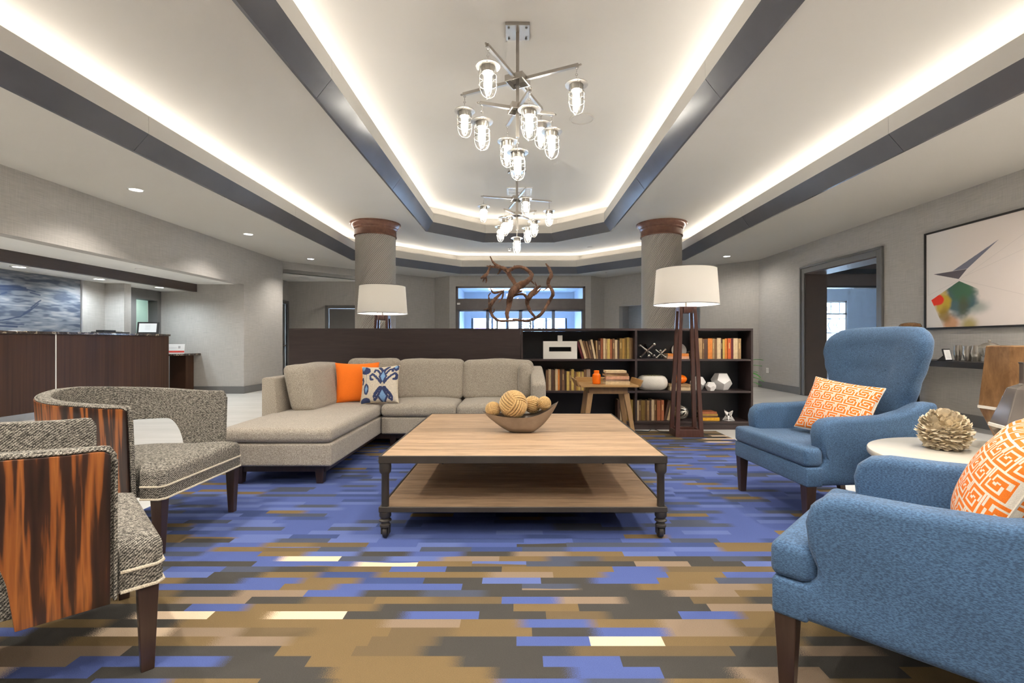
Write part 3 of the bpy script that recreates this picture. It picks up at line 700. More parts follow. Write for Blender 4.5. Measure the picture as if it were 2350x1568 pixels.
lab(struct('ceiling_vestibule', MB().box(-2.16, 2.22, YE+0.2, 18.2, 3.0, 3.1), M['vestib']), 'pale ceiling of the entrance vestibule')
mb = MB()
for (a, b, c, d) in ((-2.5, -1.75, FZ, 3.1), (1.8, 2.6, FZ, 3.1), (-1.75, 1.8, 2.02, 2.33), (-1.75, -0.95, 2.33, 2.48), (1.0, 1.8, 2.33, 2.48), (-1.75, 1.8, 2.48, 3.1)): mb.box(a, b, 18.2, 18.35, c, d)
lab(struct('wall_storefront', mb, M['vestib']), 'outer storefront wall of the vestibule')
wo = thing('window_2', None, None); wo['kind'] = 'structure'; lab(wo, 'outer glazed storefront of the vestibule')
xs = [-1.75, -1.0, -0.45, 0.02, 0.06, 0.55, 1.05, 1.80]
for k in range(len(xs)): MB().box(xs[k]-0.035, xs[k]+0.035, 18.2, 18.3, FZ, 2.02).build('mullion', M['alublue'], wo)
for k in range(len(xs)-1): MB().box(xs[k]+0.03, xs[k+1]-0.03, 18.24, 18.25, FZ, 2.02).build('pane', M['glass'], wo)
MB().box(-0.95, 1.0, 18.24, 18.25, 2.33, 2.48).build('pane', M['glass'], wo)
MB().box(-1.75, 1.8, 18.2, 18.3, 1.0, 1.06).build('rail', M['alublue'], wo)
lt = thing('vestibule_light', 'bright white light frame on the vestibule ceiling behind the transom', 'ceiling light', (0.05, 16.5, 3.0))
mled = emit('vestibule_lamp', (1.0, 0.97, 0.92), 4.0)
for (a, b, c, d) in ((-1.1, 1.1, -0.75, -0.62), (-1.1, 1.1, 0.62, 0.75), (-1.1, -0.97, -0.62, 0.62), (0.97, 1.1, -0.62, 0.62)): MB().box(a, b, c, d, -0.03, -0.001).build('light_bar', mled, lt)
lab(struct('outside_ground', MB().box(-40, 60, 19.3, 80, -0.3, -0.05), M['outground']), 'paved ground outside the entrance')
bl = thing('far_building', 'pale building seen through the right entrance pane', 'building', (5.0, 36, -0.05))
MB().box(-2.5, 6, 0, 6, 0, 5.5).build('wall', M['outwall'], bl)
for k in range(4):
    w_ = MB().box(-2.0+k*1.9, -1.0+k*1.9, -0.05, 0, 1.2, 2.6).build('window', M['alublue'], bl)
MB().box(-2.7, 6.2, -0.2, 6.2, 5.5, 5.8).build('roof', M['alublue'], bl)
dm = thing('garden_umbrella', 'mauve domed canopy outside the left entrance pane', 'umbrella', (-1.95, 25, -0.05))
MB().lathe([(0.02, 0), (0.02, 1.9)], 8).build('pole', M['alublue'], dm)
MB().lathe([(0.36, 1.85), (0.34, 2.05), (0.24, 2.25), (0.1, 2.34), (0.001, 2.36)], 20).build('canopy', M['mauve'], dm, smooth=60)
def bare_tree(x, y, h, seed, label):
    rr = random.Random(seed); t = thing('bare_tree', label, 'tree', (x, y, -0.05), 0, 'bare trees outside the entrance')
    mb = MB()
    def br(p, d, L, r, depth):
        pts = [p]; q = Vector(p); dd = Vector(d)
        for _ in range(4):
            dd = (dd+Vector((rr.uniform(-.2, .2), rr.uniform(-.2, .2), rr.uniform(-.05, .15)))).normalized(); q = q+dd*L/4; pts.append(q.copy())
        mb.tube(pts, [r*(1-0.12*k) for k in range(5)], 5)
        if depth > 0:
            for _ in range(4):
                k = rr.randint(1, 4); a = rr.uniform(0, 2*PI); up = rr.uniform(0.2, 0.9)
                br(pts[k], Vector((math.cos(a), math.sin(a), up)).normalized(), L*rr.uniform(0.5, 0.75), r*0.5, depth-1)
    MB().tube([(0, 0, 0), (0.03, 0, h*0.15), (0, 0.02, h*0.3)], [0.13, 0.11, 0.10], 8).build('trunk', M['bark'], t, smooth=60)
    br((0, 0.02, h*0.28), (0, 0, 1), h*0.4, 0.09, 3)
    mb.build('branches', M['bark'], t, smooth=60)
for (x, y, h, s, l) in ((-1.2, 27, 5.2, 3, 'bare tree outside the left entrance pane'), (0.35, 24, 4.2, 5, 'slim bare tree outside the middle of the entrance'), (1.5, 29, 5.0, 9, 'bare tree outside the right entrance pane'), (17.5, 27, 6.5, 4, 'bare tree outside the side room window')): bare_tree(x, y, h, s, l)
hb = thing('gabled_house', 'white gabled house seen through the side room window', 'building', (22.5, 34, -0.05))
MB().box(-4, 4, 0, 6, 0, 4.0).build('wall', M['outwall'], hb)
MB().prism([(-4.4, 4.0), (4.4, 4.0), (0, 7.0)], -0.3, 6.3, 'y').build('roof', M['alublue'], hb)
# ------------------------------------------------------------------ coffee table
def coffee_table():
    x0, x1, y0, y1, zt = -0.78, 0.83, 2.668, 4.272, 0.467
    cx, cy = (x0+x1)/2, (y0+y1)/2; hx, hy = (x1-x0)/2, (y1-y0)/2
    t = thing('coffee_table', 'large square two-tier plank coffee table on iron casters', 'table', (cx, cy, 0))
    def rim(z0, z1, nm):
        mb = MB(); th = 0.012
        mb.box(-hx, hx, -hy, -hy+th, z0, z1).box(-hx, hx, hy-th, hy, z0, z1).box(-hx, -hx+th, -hy+th, hy-th, z0, z1).box(hx-th, hx, -hy+th, hy-th, z0, z1)
        return mb.build(nm, M['iron'], t, bevel=0.003)
    rim(zt-0.042, zt, 'top_rim'); rim(0.152, 0.182, 'shelf_rim')
    def planks(z0, z1, inset, n):
        d = 2*(hy-inset)/n
        for k in range(n):
            a = -hy+inset+k*d
            q = MB().box(-hx+inset, hx-inset, a+0.0014, a+d-0.0014, z0, z1).build('plank', M['plank'], t, bevel=0.002)
            q.data.transform(Matrix.Translation((3.7*k+z0*31, 0, 0)))
            q.location = (-(3.7*k+z0*31), 0, random.uniform(-0.0012, 0))
    planks(zt-0.034, zt-0.001, 0.0125, 9); planks(0.156, 0.179, 0.0125, 9)
    for sx in (-1, 1):
        for sy in (-1, 1):
            lx, ly = sx*(hx-0.03), sy*(hy-0.03)
            MB().lathe([(0.021, 0.18), (0.021, 0.36), (0.031, 0.372), (0.033, 0.385), (0.033, zt-0.043)], 16, (lx, ly, 0)).build('leg', M['iron'], t, smooth=40)
            fo = MB().lathe([(0.033, 0.151), (0.033, 0.125), (0.026, 0.115), (0.022, 0.112), (0.034, 0.104), (0.034, 0.098), (0.022, 0.092), (0.024, 0.082), (0.030, 0.078), (0.030, 0.066), (0.012, 0.062)], 16, (lx, ly, 0)).build('caster', M['iron'], t, smooth=40)
            wy = ly+0.012
            MB().tube([(lx-0.014, wy, 0.036), (lx-0.010, wy, 0.036), (lx+0.010, wy, 0.036), (lx+0.014, wy, 0.036)], [0.030, 0.036, 0.036, 0.030], 20).build('wheel', M['iron'], fo, smooth=40)
            MB().box(lx-0.024, lx-0.017, wy-0.022, wy+0.014, 0.022, 0.072).box(lx+0.017, lx+0.024, wy-0.022, wy+0.014, 0.022, 0.072).build('fork', M['iron'], fo, bevel=0.003)
    for sx in (-1, 1):
        for sy in (-1, 1): MB().lathe([(0.012, zt-0.05), (0.004, zt-0.066)], 6, (sx*0.46, sy*0.72, 0)).build('bolt', M['iron'], t)
    MB().box(-hx+0.02, hx-0.02, -0.73, -0.71, zt-0.05, zt-0.034).box(-hx+0.02, hx-0.02, 0.71, 0.73, zt-0.05, zt-0.034).build('batten', M['iron'], t)
    return t
coffee_table()

# boat bowl and rope balls
bx, by, bz = 0.015, 3.38, 0.4665
bw = thing('boat_bowl', 'pewter boat-shaped bowl holding rope balls on the coffee table', 'bowl', (bx, by, bz))
def bowl_pts(off):
    rs = []
    for k in range(25):
        u = -1+2*k/24; x = (0.255 if u > 0 else 0.275)*u+0.01
        rimz = 0.115+0.065*u*u+0.035*u*(abs(u)); bot = max(0.0, (abs(u)-0.27)/0.73)
        zb = bot**1.15*(rimz); w = 0.095*math.sqrt(max(0, 1-abs(u)**2.2))+0.0015
        ring = []
        for j in range(13):
            s = -1+2*j/12
            y = (w-off)*s if w > off*1.5 else w*s*0.3
            z = zb+off+(rimz-zb-off)*(abs(s)**2.6)
            ring.append((x*(1-off*1.2), y, z))
        rs.append(ring)
    return rs
o_, i_ = bowl_pts(0.0), bowl_pts(0.006)
mb = MB(); ring = [a+list(reversed(b)) for a, b in zip(o_, i_)]
mb.rings(ring).build('bowl', M['pewter'], bw, smooth=50, weld=True)
def rope_ball(c, r, rx, label):
    n = 7; mb = MB(); rt = r*0.088
    mb.sphere((0, 0, 0), r*0.90, 16, 10)
    perm = [Matrix.Identity(3), Matrix(((0, 0, 1), (1, 0, 0), (0, 1, 0))), Matrix(((0, 1, 0), (0, 0, 1), (1, 0, 0)))]
    for m in perm:
        for sg in (-1, 1):
            for k in range(n):
                a = R(-36+72*k/(n-1)); pts = []
                for j in range(9):
                    b = R(-50+100*j/8)
                    lift = 1.0 if abs(b) < R(38) else 1.0-0.06*(abs(b)-R(38))/R(12)
                    v = Vector((math.sin(b), math.sin(a), math.cos(b)*math.cos(a)*sg)); v.normalize()
                    pts.append(m @ (v*r*0.97*lift))
                mb.tube(pts, rt, 6)
    o = mb.build('rope_ball', M['rope'], None, loc=c, smooth=60); o.rotation_euler = rx
    tag(o, label, 'ball', 'rope balls in the boat bowl')
rope_ball((-0.0365, by-0.015, 0.664), 0.096, (0.5, 0.4, 0.7), 'largest jute rope ball in the middle of the bowl')
rope_ball((-0.180, by-0.01, 0.630), 0.052, (0.9, 0.2, 0.4), 'small jute rope ball at the left end of the bowl')
rope_ball((0.100, by+0.055, 0.655), 0.060, (0.3, 1.3, 0.1), 'medium jute rope ball right of the largest one in the bowl')
rope_ball((0.181, by-0.01, 0.672), 0.047, (1.2, 0.5, 1.9), 'small jute rope ball at the raised right end of the bowl')

# ------------------------------------------------------------------ sectional sofa
sf = thing('sectional_sofa', 'taupe L-shaped sectional sofa with chaise', 'sofa', (-1.0, 4.9, 0))
def sp_(x, y, z): return (x+1.0, y-4.9, z)
def sofa_soft(nm, x0, x1, y0, y1, z0, z1, r=0.05, crown=0.0, call=0.0, wob=0.0, rot=None, m='sofa', fn=None, **kw):
    c = ((x0+x1)/2, (y0+y1)/2, (z0+z1)/2)
    return MB().soft((0, 0, 0), (x1-x0)/2, (y1-y0)/2, (z1-z0)/2, r, 4, 7, crown, call, wob, fn).build(nm, M[m], sf, loc=sp_(*c), rot=rot, smooth=70, **kw)
sofa_soft('chaise_base', -2.30, -1.43, 3.66, 5.93, 0.15, 0.325, 0.018)
sofa_soft('seat_base', -1.42, 0.13, 4.95, 5.93, 0.15, 0.325, 0.018)
sofa_soft('chaise_cushion', -2.30, -1.43, 3.65, 5.70, 0.327, 0.44, 0.045, 0.025, 0.0, 0.002)
sofa_soft('seat_cushion', -1.425, -0.645, 4.93, 5.70, 0.327, 0.455, 0.05, 0.03, 0, 0.002)
sofa_soft('seat_cushion', -0.640, 0.125, 4.93, 5.70, 0.327, 0.455, 0.05, 0.03, 0, 0.002)
# back frame: left run and rear run
MB().prism([(-2.36, 0.15), (-2.19, 0.15), (-2.24, 0.76), (-2.255, 0.775), (-2.345, 0.775), (-2.36, 0.76)], 4.40, 5.97, 'y').build('back_frame', M['sofa'], sf, loc=sp_(0, 0, 0), bevel=0.018, seg=3, smooth=50)
MB().prism([(5.83, 0.15), (5.98, 0.15), (5.98, 0.76), (5.965, 0.775), (5.90, 0.775), (5.885, 0.76)], -2.20, 0.28, 'x').build('back_frame', M['sofa'], sf, loc=sp_(0, 0, 0), bevel=0.018, seg=3, smooth=50)
# right arm, sloped to the back
MB().prism([(4.96, 0.15), (5.84, 0.15), (5.88, 0.80), (5.80, 0.815), (5.60, 0.80), (5.02, 0.70), (4.97, 0.66)], 0.135, 0.285, 'x').build('arm', M['sofa'], sf, loc=sp_(0, 0, 0), bevel=0.025, seg=3, smooth=50)
# back cushions
tl = lambda k: (lambda p: [p[0], p[1]+p[2]*k, p[2]])
sofa_soft('back_cushion', -1.395, -0.640, 5.46, 5.70, 0.455, 0.895, 0.06, 0, 0.018, 0.004, fn=tl(0.20))
sofa_soft('back_cushion', -0.635, 0.165, 5.46, 5.70, 0.455, 0.890, 0.06, 0, 0.018, 0.004, fn=tl(0.20))
sofa_soft('back_cushion', -1.98, -1.400, 5.49, 5.72, 0.445, 0.905, 0.06, 0, 0.012, 0.004, fn=tl(0.18))
sofa_soft('back_cushion', -2.19, -1.96, 4.50, 5.42, 0.435, 0.875, 0.06, 0, 0.018, 0.004, fn=lambda p: [p[0]-p[2]*0.22, p[1], p[2]])
MB().soft((0, 0, 0), 0.07, 0.10, 0.19, 0.055, 4, 5, 0, 0.012, 0.004).build('bolster_cushion', M['sofa'], sf, loc=sp_(0.075, 5.43, 0.655), rot=(R(-10), 0, R(6)), smooth=70)
# plinth and legs
MB().box(-2.22, -1.50, 3.74, 3.78, 0.09, 0.15).box(-2.22, -2.18, 3.78, 5.85, 0.09, 0.15).box(-1.54, -1.50, 3.78, 5.85, 0.09, 0.15).box(-1.50, 0.10, 5.03, 5.07, 0.09, 0.15).box(0.06, 0.10, 5.07, 5.85, 0.09, 0.15).build('plinth', M['legwood'], sf, loc=sp_(0, 0, 0), bevel=0.004)
for (x, y) in ((-1.55, 3.76), (-2.18, 3.76), (-2.18, 5.8), (-1.32, 5.06), (0.06, 5.06), (0.06, 5.8)):
    MB().hexa([(x-0.026, y-0.026, 0), (x+0.026, y-0.026, 0), (x+0.026, y+0.026, 0), (x-0.026, y+0.026, 0)], [(x-0.037, y-0.037, 0.149), (x+0.037, y-0.037, 0.149), (x+0.037, y+0.037, 0.149), (x-0.037, y+0.037, 0.149)]).build('leg', M['legwood'], sf, loc=sp_(0, 0, 0), bevel=0.004)

# ------------------------------------------------------------------ throw pillows
def pillow_mb(hx, hz, T, n=60, pinch=0.10, sag=0.0):
    """pillow standing in XZ, thickness along Y; centre at origin"""
    mb = MB(); V, U = [], []
    for side in (-1, 1):
        for i in range(n+1):
            for j in range(n+1):
                u, v = -1+2*i/n, -1+2*j/n
                u_, v_ = math.sin(u*PI/2), math.sin(v*PI/2)
                th = T*(max(0, (1-u_*u_)*(1-v_*v_)))**0.42
                x = hx*u_*(1-pinch*(1-v_*v_)*0.8); z = hz*v_*(1-pinch*(1-u_*u_)*0.8)
                wr = 0.004*math.sin(14*u_+5*v_*side)*abs(u_*v_)
                z -= sag*(1-u_*u_)*max(0, v_)
                V.append((x, side*(th*0.5)+wr, z)); U.append((u_*0.5+0.5 if side < 0 else 0.5-u_*0.5, v_*0.5+0.5, 0))
    F = []; m = (n+1)*(n+1)
    for s in range(2):
        for i in range(n):
            for j in range(n):
                a = s*m+i*(n+1)+j; q = (a, a+n+1, a+n+2, a+1)
                F.append(q if s == 0 else q[::-1])
    mb.add(V, F, U); return mb
def pillow(name, hx, hz, T, m, loc, rot, label, grp=None, n=60, colfn=None, pinch=0.1, sag=0.0):
    mb = pillow_mb(hx, hz, T, n, pinch, sag)
    me = bpy.data.meshes.new(name); me.from_pydata(mb.v, [], mb.f)
    uv = np.array(mb.uv, dtype=np.float32)
    a = me.attributes.new('puv', 'FLOAT_VECTOR', 'POINT'); a.data.foreach_set('vector', uv.ravel())
    if colfn is not None:
        c = colfn(uv[:, 0], uv[:, 1]); ca = me.color_attributes.new('Col', 'FLOAT_COLOR', 'POINT')
        ca.data.foreach_set('color', np.concatenate([c, np.ones((len(c), 1))], 1).astype(np.float32).ravel())
    me.materials.append(m); me.shade_smooth()
    o = bpy.data.objects.new(name, me); COL.objects.link(o); o.location = loc; o.rotation_euler = rot
    # seam cord around the edge
    pts = []
    for k in range(81):
        s = k/80*4; q = int(min(3, s)); f = s-q; w = math.sin((-1+2*f)*PI/2)
        u, v = [(w, -1), (1, w), (-w, 1), (-1, -w)][q]
        pts.append((hx*u*(1-pinch*(1-v*v)*0.8), 0, hz*v*(1-pinch*(1-u*u)*0.8)-sag*(1-u*u)*max(0, v)))
    MB().tube(pts, 0.0035, 5, caps=False).build('seam', m if colfn is None else M['page'], o, smooth=60)
    return tag(o, label, 'pillow', grp)

def seg_dist(u, v, pts):
    d = np.full(u.shape, 9.0)
    for (a, b) in zip(pts[:-1], pts[1:]):
        ax, ay, bx_, by_ = *a, *b; dx, dy = bx_-ax, by_-ay
        t = np.clip(((u-ax)*dx+(v-ay)*dy)/(dx*dx+dy*dy+1e-9), 0, 1)
        d = np.minimum(d, np.hypot(u-ax-t*dx, v-ay-t*dy))
    return d
def ikat(u, v):
    cream, navy, lb = np.array((0.62, 0.55, 0.44)), np.array((0.035, 0.05, 0.13)), np.array((0.20, 0.36, 0.60))
    c = np.tile(cream, (len(u), 1))
    rn = np.random.RandomState(3); jig = 0.010*np.sin(60*u+9*v)*np.sin(47*v)
    s = np.abs(u-0.63)      # mirror axis of the main motif
    def put(mask, col): c[mask] = col
    strokes = [([(0.03, 0.50), (0.12, 0.62), (0.22, 0.72), (0.30, 0.78), (0.36, 0.72), (0.33, 0.62), (0.28, 0.62)], 0.030),
               ([(0.02, 0.70), (0.08, 0.78), (0.15, 0.88), (0.23, 0.90), (0.24, 0.84)], 0.026),
               ([(0.02, 0.86), (0.07, 0.93), (0.12, 0.97)], 0.035),
               ([(0.03, 0.40), (0.12, 0.33), (0.20, 0.22), (0.24, 0.12), (0.22, 0.05), (0.16, 0.10), (0.19, 0.17)], 0.026),
               ([(0.06, 0.38), (0.14, 0.28), (0.20, 0.20)], 0.045)]
    for p, w in strokes: put(seg_dist(s+jig, v, p) < w, navy)
    dia = lambda cx, cy, a, b, x=None: (np.abs((s if x is None else np.abs(u-x))-cx)/a+np.abs(v-cy)/b)
    put(dia(0, 0.16, 0.16, 0.26) < 1, navy); put(dia(0, 0.15, 0.095, 0.17) < 1, lb)
    put(dia(0, 0.70, 0.12, 0.22) < 1, navy); put(dia(0, 0.70, 0.065, 0.15) < 1, lb)
    put(dia(0, 0.47, 0.05, 0.08) < 1, cream*0.8)
    e = ((u-0.17)/0.075)**2+((v-0.36)/0.15)**2
    put(e+jig*8 < 1, navy); put((np.abs(u-0.17)/0.045+np.abs(v-0.36)/0.11) < 1, lb)
    put(((u-0.12)/0.15)**2+((v-0.88)/0.11)**2+jig*8 < 1, navy); put((np.abs(u-0.06)/0.06+np.abs(v-0.95)/0.09) < 1, lb)
    put(((u-0.16)/0.13)**2+((v-0.04)/0.09)**2 < 1, navy); put((np.abs(u-0.95)/0.10+np.abs(v-0.92)/0.10) < 1, navy); put((np.abs(u-0.93)/0.05+np.abs(v-0.95)/0.05) < 1, lb)
    put(seg_dist(u, v, [(0.02, 0.62), (0.05, 0.66), (0.07, 0.58), (0.05, 0.50)]) < 0.022, navy)
    put(np.abs(u-0.16+0.02*(v-0.6)) + 10*(v < 0.5) + 10*(v > 0.8) < 0.006, navy*2)
    return np.clip(c*(1+0.10*rn.randn(len(u), 1)), 0, 1)
pillow('throw_pillow', 0.225, 0.215, 0.15, M['orange'], (-1.735, 5.17, 0.668), (R(-12), 0, R(20)), 'plain bright orange pillow on the sectional sofa', 'pillows on the sofa')
pillow('throw_pillow', 0.205, 0.200, 0.15, M['attr_fabric'], (-1.455, 5.04, 0.655), (R(-16), R(-3), R(-4)), 'cream pillow with navy and light blue ikat print on the sofa', 'pillows on the sofa', 130, ikat)

# ------------------------------------------------------------------ blue wing chairs (local front = -Y)
def wing_chair(label):
    t = thing('wing_chair', label, 'armchair', (0, 0, 0), 0, 'blue wing chairs')
    bl = M['blue']
    MB().prism([(-0.4025, -0.402), (0.4025, -0.402), (0.4025, -0.30), (0.38, -0.30), (0.38, 0.38), (-0.38, 0.38), (-0.38, -0.30), (-0.4025, -0.30)], 0.253, 0.3665, 'z').build('seat_rail', bl, t, bevel=0.012, seg=3, smooth=50)
    T = [(-0.40, -0.41), (0.40, -0.41), (0.40, -0.315), (0.375, -0.285), (0.285, -0.27), (0.285, 0.27), (-0.285, 0.27), (-0.285, -0.27), (-0.375, -0.285), (-0.40, -0.315)]
    MB().prism(T, 0.367, 0.478, 'z').build('seat_cushion', bl, t, bevel=0.028, seg=4, smooth=60, bang=50)
    prof = [(-0.40, 0.255), (0.40, 0.255), (0.43, 0.74), (0.34, 0.735), (0.24, 0.69), (0.12, 0.66), (-0.05, 0.652), (-0.20, 0.65), (-0.262, 0.638), (-0.300, 0.605), (-0.313, 0.555), (-0.305, 0.48), (-0.282, 0.425), (-0.283, 0.395), (-0.305, 0.372), (-0.34, 0.365), (-0.40, 0.363)]
    for sx in (-1, 1):
        a, b = (0.285, 0.402) if sx > 0 else (-0.402, -0.285)
        arm = MB().prism(prof, a, b, 'x').build('arm', bl, t, bevel=0.030, seg=4, smooth=60, bang=50)
        xo = sx*0.397
        pts = [(xo, y+0.028*(1 if y < 0 else 0.3), z-0.030) for y, z in prof[3:14]]
        MB().tube(pts, 0.0045, 6).build('piping', bl, arm, smooth=60)
    # backrest
    rs = []; n = 56; NV = 30
    def wv(v):
        K = [(0, .285), (.25, .29), (.40, .305), (.55, .355), (.68, .40), (.80, .425), (.90, .42), (.96, .395), (1.0, .34)]
        for (a, x), (b, y) in zip(K[:-1], K[1:]):
            if v <= b:
                f = (v-a)/(b-a); f = f*f*(3-2*f); return x+(y-x)*f
        return K[-1][1]
    for k in range(NV+1):
        v = k/NV; v = 1-(1-v)**1.35; z = 0.38+0.825*v; w = wv(v)
        th = 0.075*(1 if v < 0.86 else math.sqrt(max(0.02, 1-((v-0.86)/0.145)**2)))
        yc = 0.30+0.13*v
        ring = []
        for i in range(n):
            a = 2*PI*i/n; cx, sy = math.cos(a), math.sin(a)
            ux = math.copysign(abs(cx)**0.45, cx); uy = math.copysign(abs(sy)**0.7, sy)
            x = w*ux; wing = 0.07*(abs(x)/0.42)**2.4*max(0, min(1, (v-0.25)/0.3))
            y = yc+th*uy-wing
            if sy < 0:
                for bxp in (-0.125, 0.125):
                    for bz in (0.92, 1.065):
                        rr = (x-bxp)**2+(z-bz)**2; y += 0.026*math.exp(-rr/0.0011)+0.010*math.exp(-rr/0.006)
            tv = max(0.0, min(1.0, (v-0.72)/0.28)); topz = -0.03*(abs(x)/0.4)**3*tv*tv*(3-2*tv)
            ring.append((x, y, z+topz))
        rs.append(ring)
    bk = MB().rings(rs).build('backrest', bl, t, smooth=65)
    for bxp in (-0.125, 0.125):
        for bz in (0.92, 1.065):
            vz = (bz-0.38)/0.825; MB().sphere((bxp, 0.30+0.13*vz-0.075+0.028, bz), 0.014, 12, 6).build('button', bl, bk, smooth=60)
    for (x, y, sl) in ((-0.365, -0.365, 0), (0.365, -0.365, 0), (-0.345, 0.345, 0.05), (0.345, 0.345, 0.05)):
        a, b = 0.031, 0.020
        MB().hexa([(x-b, y-b+sl, 0), (x+b, y-b+sl, 0), (x+b, y+b+sl, 0), (x-b, y+b+sl, 0)], [(x-a, y-a, 0.256), (x+a, y-a, 0.256), (x+a, y+a, 0.256), (x-a, y+a, 0.256)]).build('leg', M['legwood'], t, bevel=0.003)
    return t
R1 = wing_chair('whole blue wing chair with tufted back beside the bookcase')
R1.location = (2.05, 3.22, 0); R1.rotation_euler = (0, 0, R(-86))
R2 = copy_tree(R1); R2['label'] = 'nearest blue wing chair, cut off by the right picture edge'
R2.location = (1.363, 1.507, 0); R2.rotation_euler = (0, 0, R(-135))
pillow('lumbar_pillow', 0.22, 0.195, 0.15, M['greek'], (2.11, 3.17, 0.662), (R(-28), R(6), R(-64)), 'orange and white greek key pillow on the wing chair by the bookcase', 'greek key pillows', 60, None, 0.08)
pillow('lumbar_pillow', 0.245, 0.20, 0.17, M['greek'], (1.43, 1.42, 0.665), (R(-24), R(4), R(-135+4)), 'orange and white greek key pillow on the nearest wing chair', 'greek key pillows', 60, None, 0.08)

# ------------------------------------------------------------------ barrel chairs (local front = -Y)
def barrel_chair(label):
    t = thing('barrel_chair', label, 'armchair', (0, 0, 0), 0, 'tweed barrel chairs')
    yend, yc = -0.275, 0.03
    def path(off, s):
        """point at arc length s from the +X arm end, at offset radius"""
        st = yc-yend; q = 0.36; arc = PI*q; Lt = 2*st+arc
        if s < st: return (off, yend+s), Lt
        if s < st+arc:
            a = (s-st)/q; return (off*math.cos(a), yc+off*math.sin(a)), Lt
        return (-off, yc-(s-st-arc)), Lt
    Lt = path(0.36, 0)[1]
    S = []
    N = 110
    for k in range(N+1): S.append(Lt*k/N)
    def zb(s, lo=0.285, hi=0.60):
        e = min(s, Lt-s); w0, w1 = 0.225, 0.36
        if e <= w0: return lo
        if e >= w1: return hi
        k = (e-w0)/(w1-w0); return lo+(hi-lo)*math.sqrt(1-(1-k)**2)
    def zt(s, top, rad):
        e = min(s, Lt-s); top = top+0.055*max(0.0, min(1.0, (e-0.1)/0.7))**1.2
        if e < rad: k = 1-e/rad; return top-rad*(1-math.sqrt(max(0, 1-k*k)))
        return top
    def shell(nm, ri, ro, top, lo, hi, m, rad, nz=8, e0=0.0, par=t):
        rs = []
        for s in S:
            if s < e0 or s > Lt-e0: continue
            b, tp = zb(s, lo, hi), zt(s-e0 if s < Lt/2 else s+e0, top, rad); ring = []
            for k in range(nz+1):
                z = b+(tp-b)*k/nz; fl = 0.05*(z-0.3)
                (x, y), _ = path(ro+fl, s); ring.append((x, y, z))
            for k in range(nz+1):
                z = tp-(tp-b)*k/nz; fl = 0.05*(z-0.3)
                e_ = min(1.0, min(s, Lt-s)/0.16); rr_ = ri+(ro-0.016-ri)*(1-e_*e_*(3-2*e_)) if ro-ri > 0.03 else ri
                (x, y), _ = path(rr_+fl, s); ring.append((x, y, z))
            rs.append(ring)
        return MB().rings(rs).build(nm, m, par, bevel=0.008 if m is M['tweed'] else 0.002, seg=2, smooth=50, bang=55)
    pad = shell('back_pad', 0.318, 0.372, 0.780, 0.292, 0.605, M['tweed'], 0.03)
    shell('wood_shell', 0.3735, 0.386, 0.766, 0.282, 0.61, M['zebra'], 0.035, e0=0.008)
    # corded edge between pad and shell
    cor = []
    for s in S:
        if s < 0.008 or s > Lt-0.008: continue
        z = zt(s-0.008 if s < Lt/2 else s+0.008, 0.772, 0.035); (x, y), _ = path(0.378+0.05*(z-0.3), s); cor.append((x, y, z))
    MB().tube(cor, 0.005, 6).build('edge_cord', M['tweed'], t, smooth=60)
    for end in (0, 1):
        pts = []
        for k in range(9):
            z = 0.29+(0.735-0.29)*k/8; (x, y), _ = path(0.378+0.05*(z-0.3), 0.003 if end == 0 else Lt-0.003); pts.append((x, y, z))
        MB().tube(pts, 0.005, 6).build('edge_cord', M['tweed'], t, smooth=60)
    # seat
    out = [(-0.35, -0.38), (-0.33, -0.40), (0.33, -0.40), (0.35, -0.38), (0.352, -0.285), (0.312, -0.27), (0.312, 0.03)]
    for k in range(1, 12): a = PI*k/12; out.append((0.312*math.cos(a), 0.03+0.312*math.sin(a)))
    out += [(-0.312, 0.03), (-0.312, -0.27), (-0.352, -0.285)]
    sm = MB()
    def ringz(z, ins):
        r_ = []
        for x, y in out:
            L = math.hypot(x, y+0.05); r_.append((x*(1-ins/L), (y+0.05)*(1-ins/L)-0.05, z))
        return r_
    sm.rings([ringz(0.292, 0.004), ringz(0.30, 0.0), ringz(0.415, 0.0), ringz(0.433, 0.005), ringz(0.446, 0.016), ringz(0.456, 0.05), ringz(0.466, 0.14), ringz(0.470, 0.24)])
    sm.build('seat_cushion', M['tweed'], t, smooth=55)
    for z in (0.296, 0.360):
        q = [(x*1.006, y*1.006, z) for x, y in ([out[-1]]+out[:5])]
        MB().tube(q, 0.0055, 6).build('piping', M['cord'], t, smooth=60)
    for (x, y, dx, dy) in ((-0.315, -0.36, 0, 0), (0.315, -0.36, 0, 0), (-0.24, 0.26, -0.01, 0.03), (0.24, 0.26, 0.01, 0.03)):
        a, b = 0.029, 0.018
        MB().hexa([(x+dx-b, y+dy-b, 0), (x+dx+b, y+dy-b, 0), (x+dx+b, y+dy+b, 0), (x+dx-b, y+dy+b, 0)], [(x-a, y-a, 0.291), (x+a, y-a, 0.291), (x+a, y+a, 0.291), (x-a, y+a, 0.291)]).build('leg', M['legwood'], t, bevel=0.003)
    return t
L1 = barrel_chair('tweed barrel chair with zebra-wood shell standing next to the chaise')
L1.location = (-2.22, 2.80, 0); L1.rotation_euler = (0, 0, R(90))
L2 = copy_tree(L1); L2['label'] = 'nearest tweed barrel chair, cut off by the left picture edge'
L2.location = (-1.73, 1.585, 0); L2.rotation_euler = (0, 0, R(135))

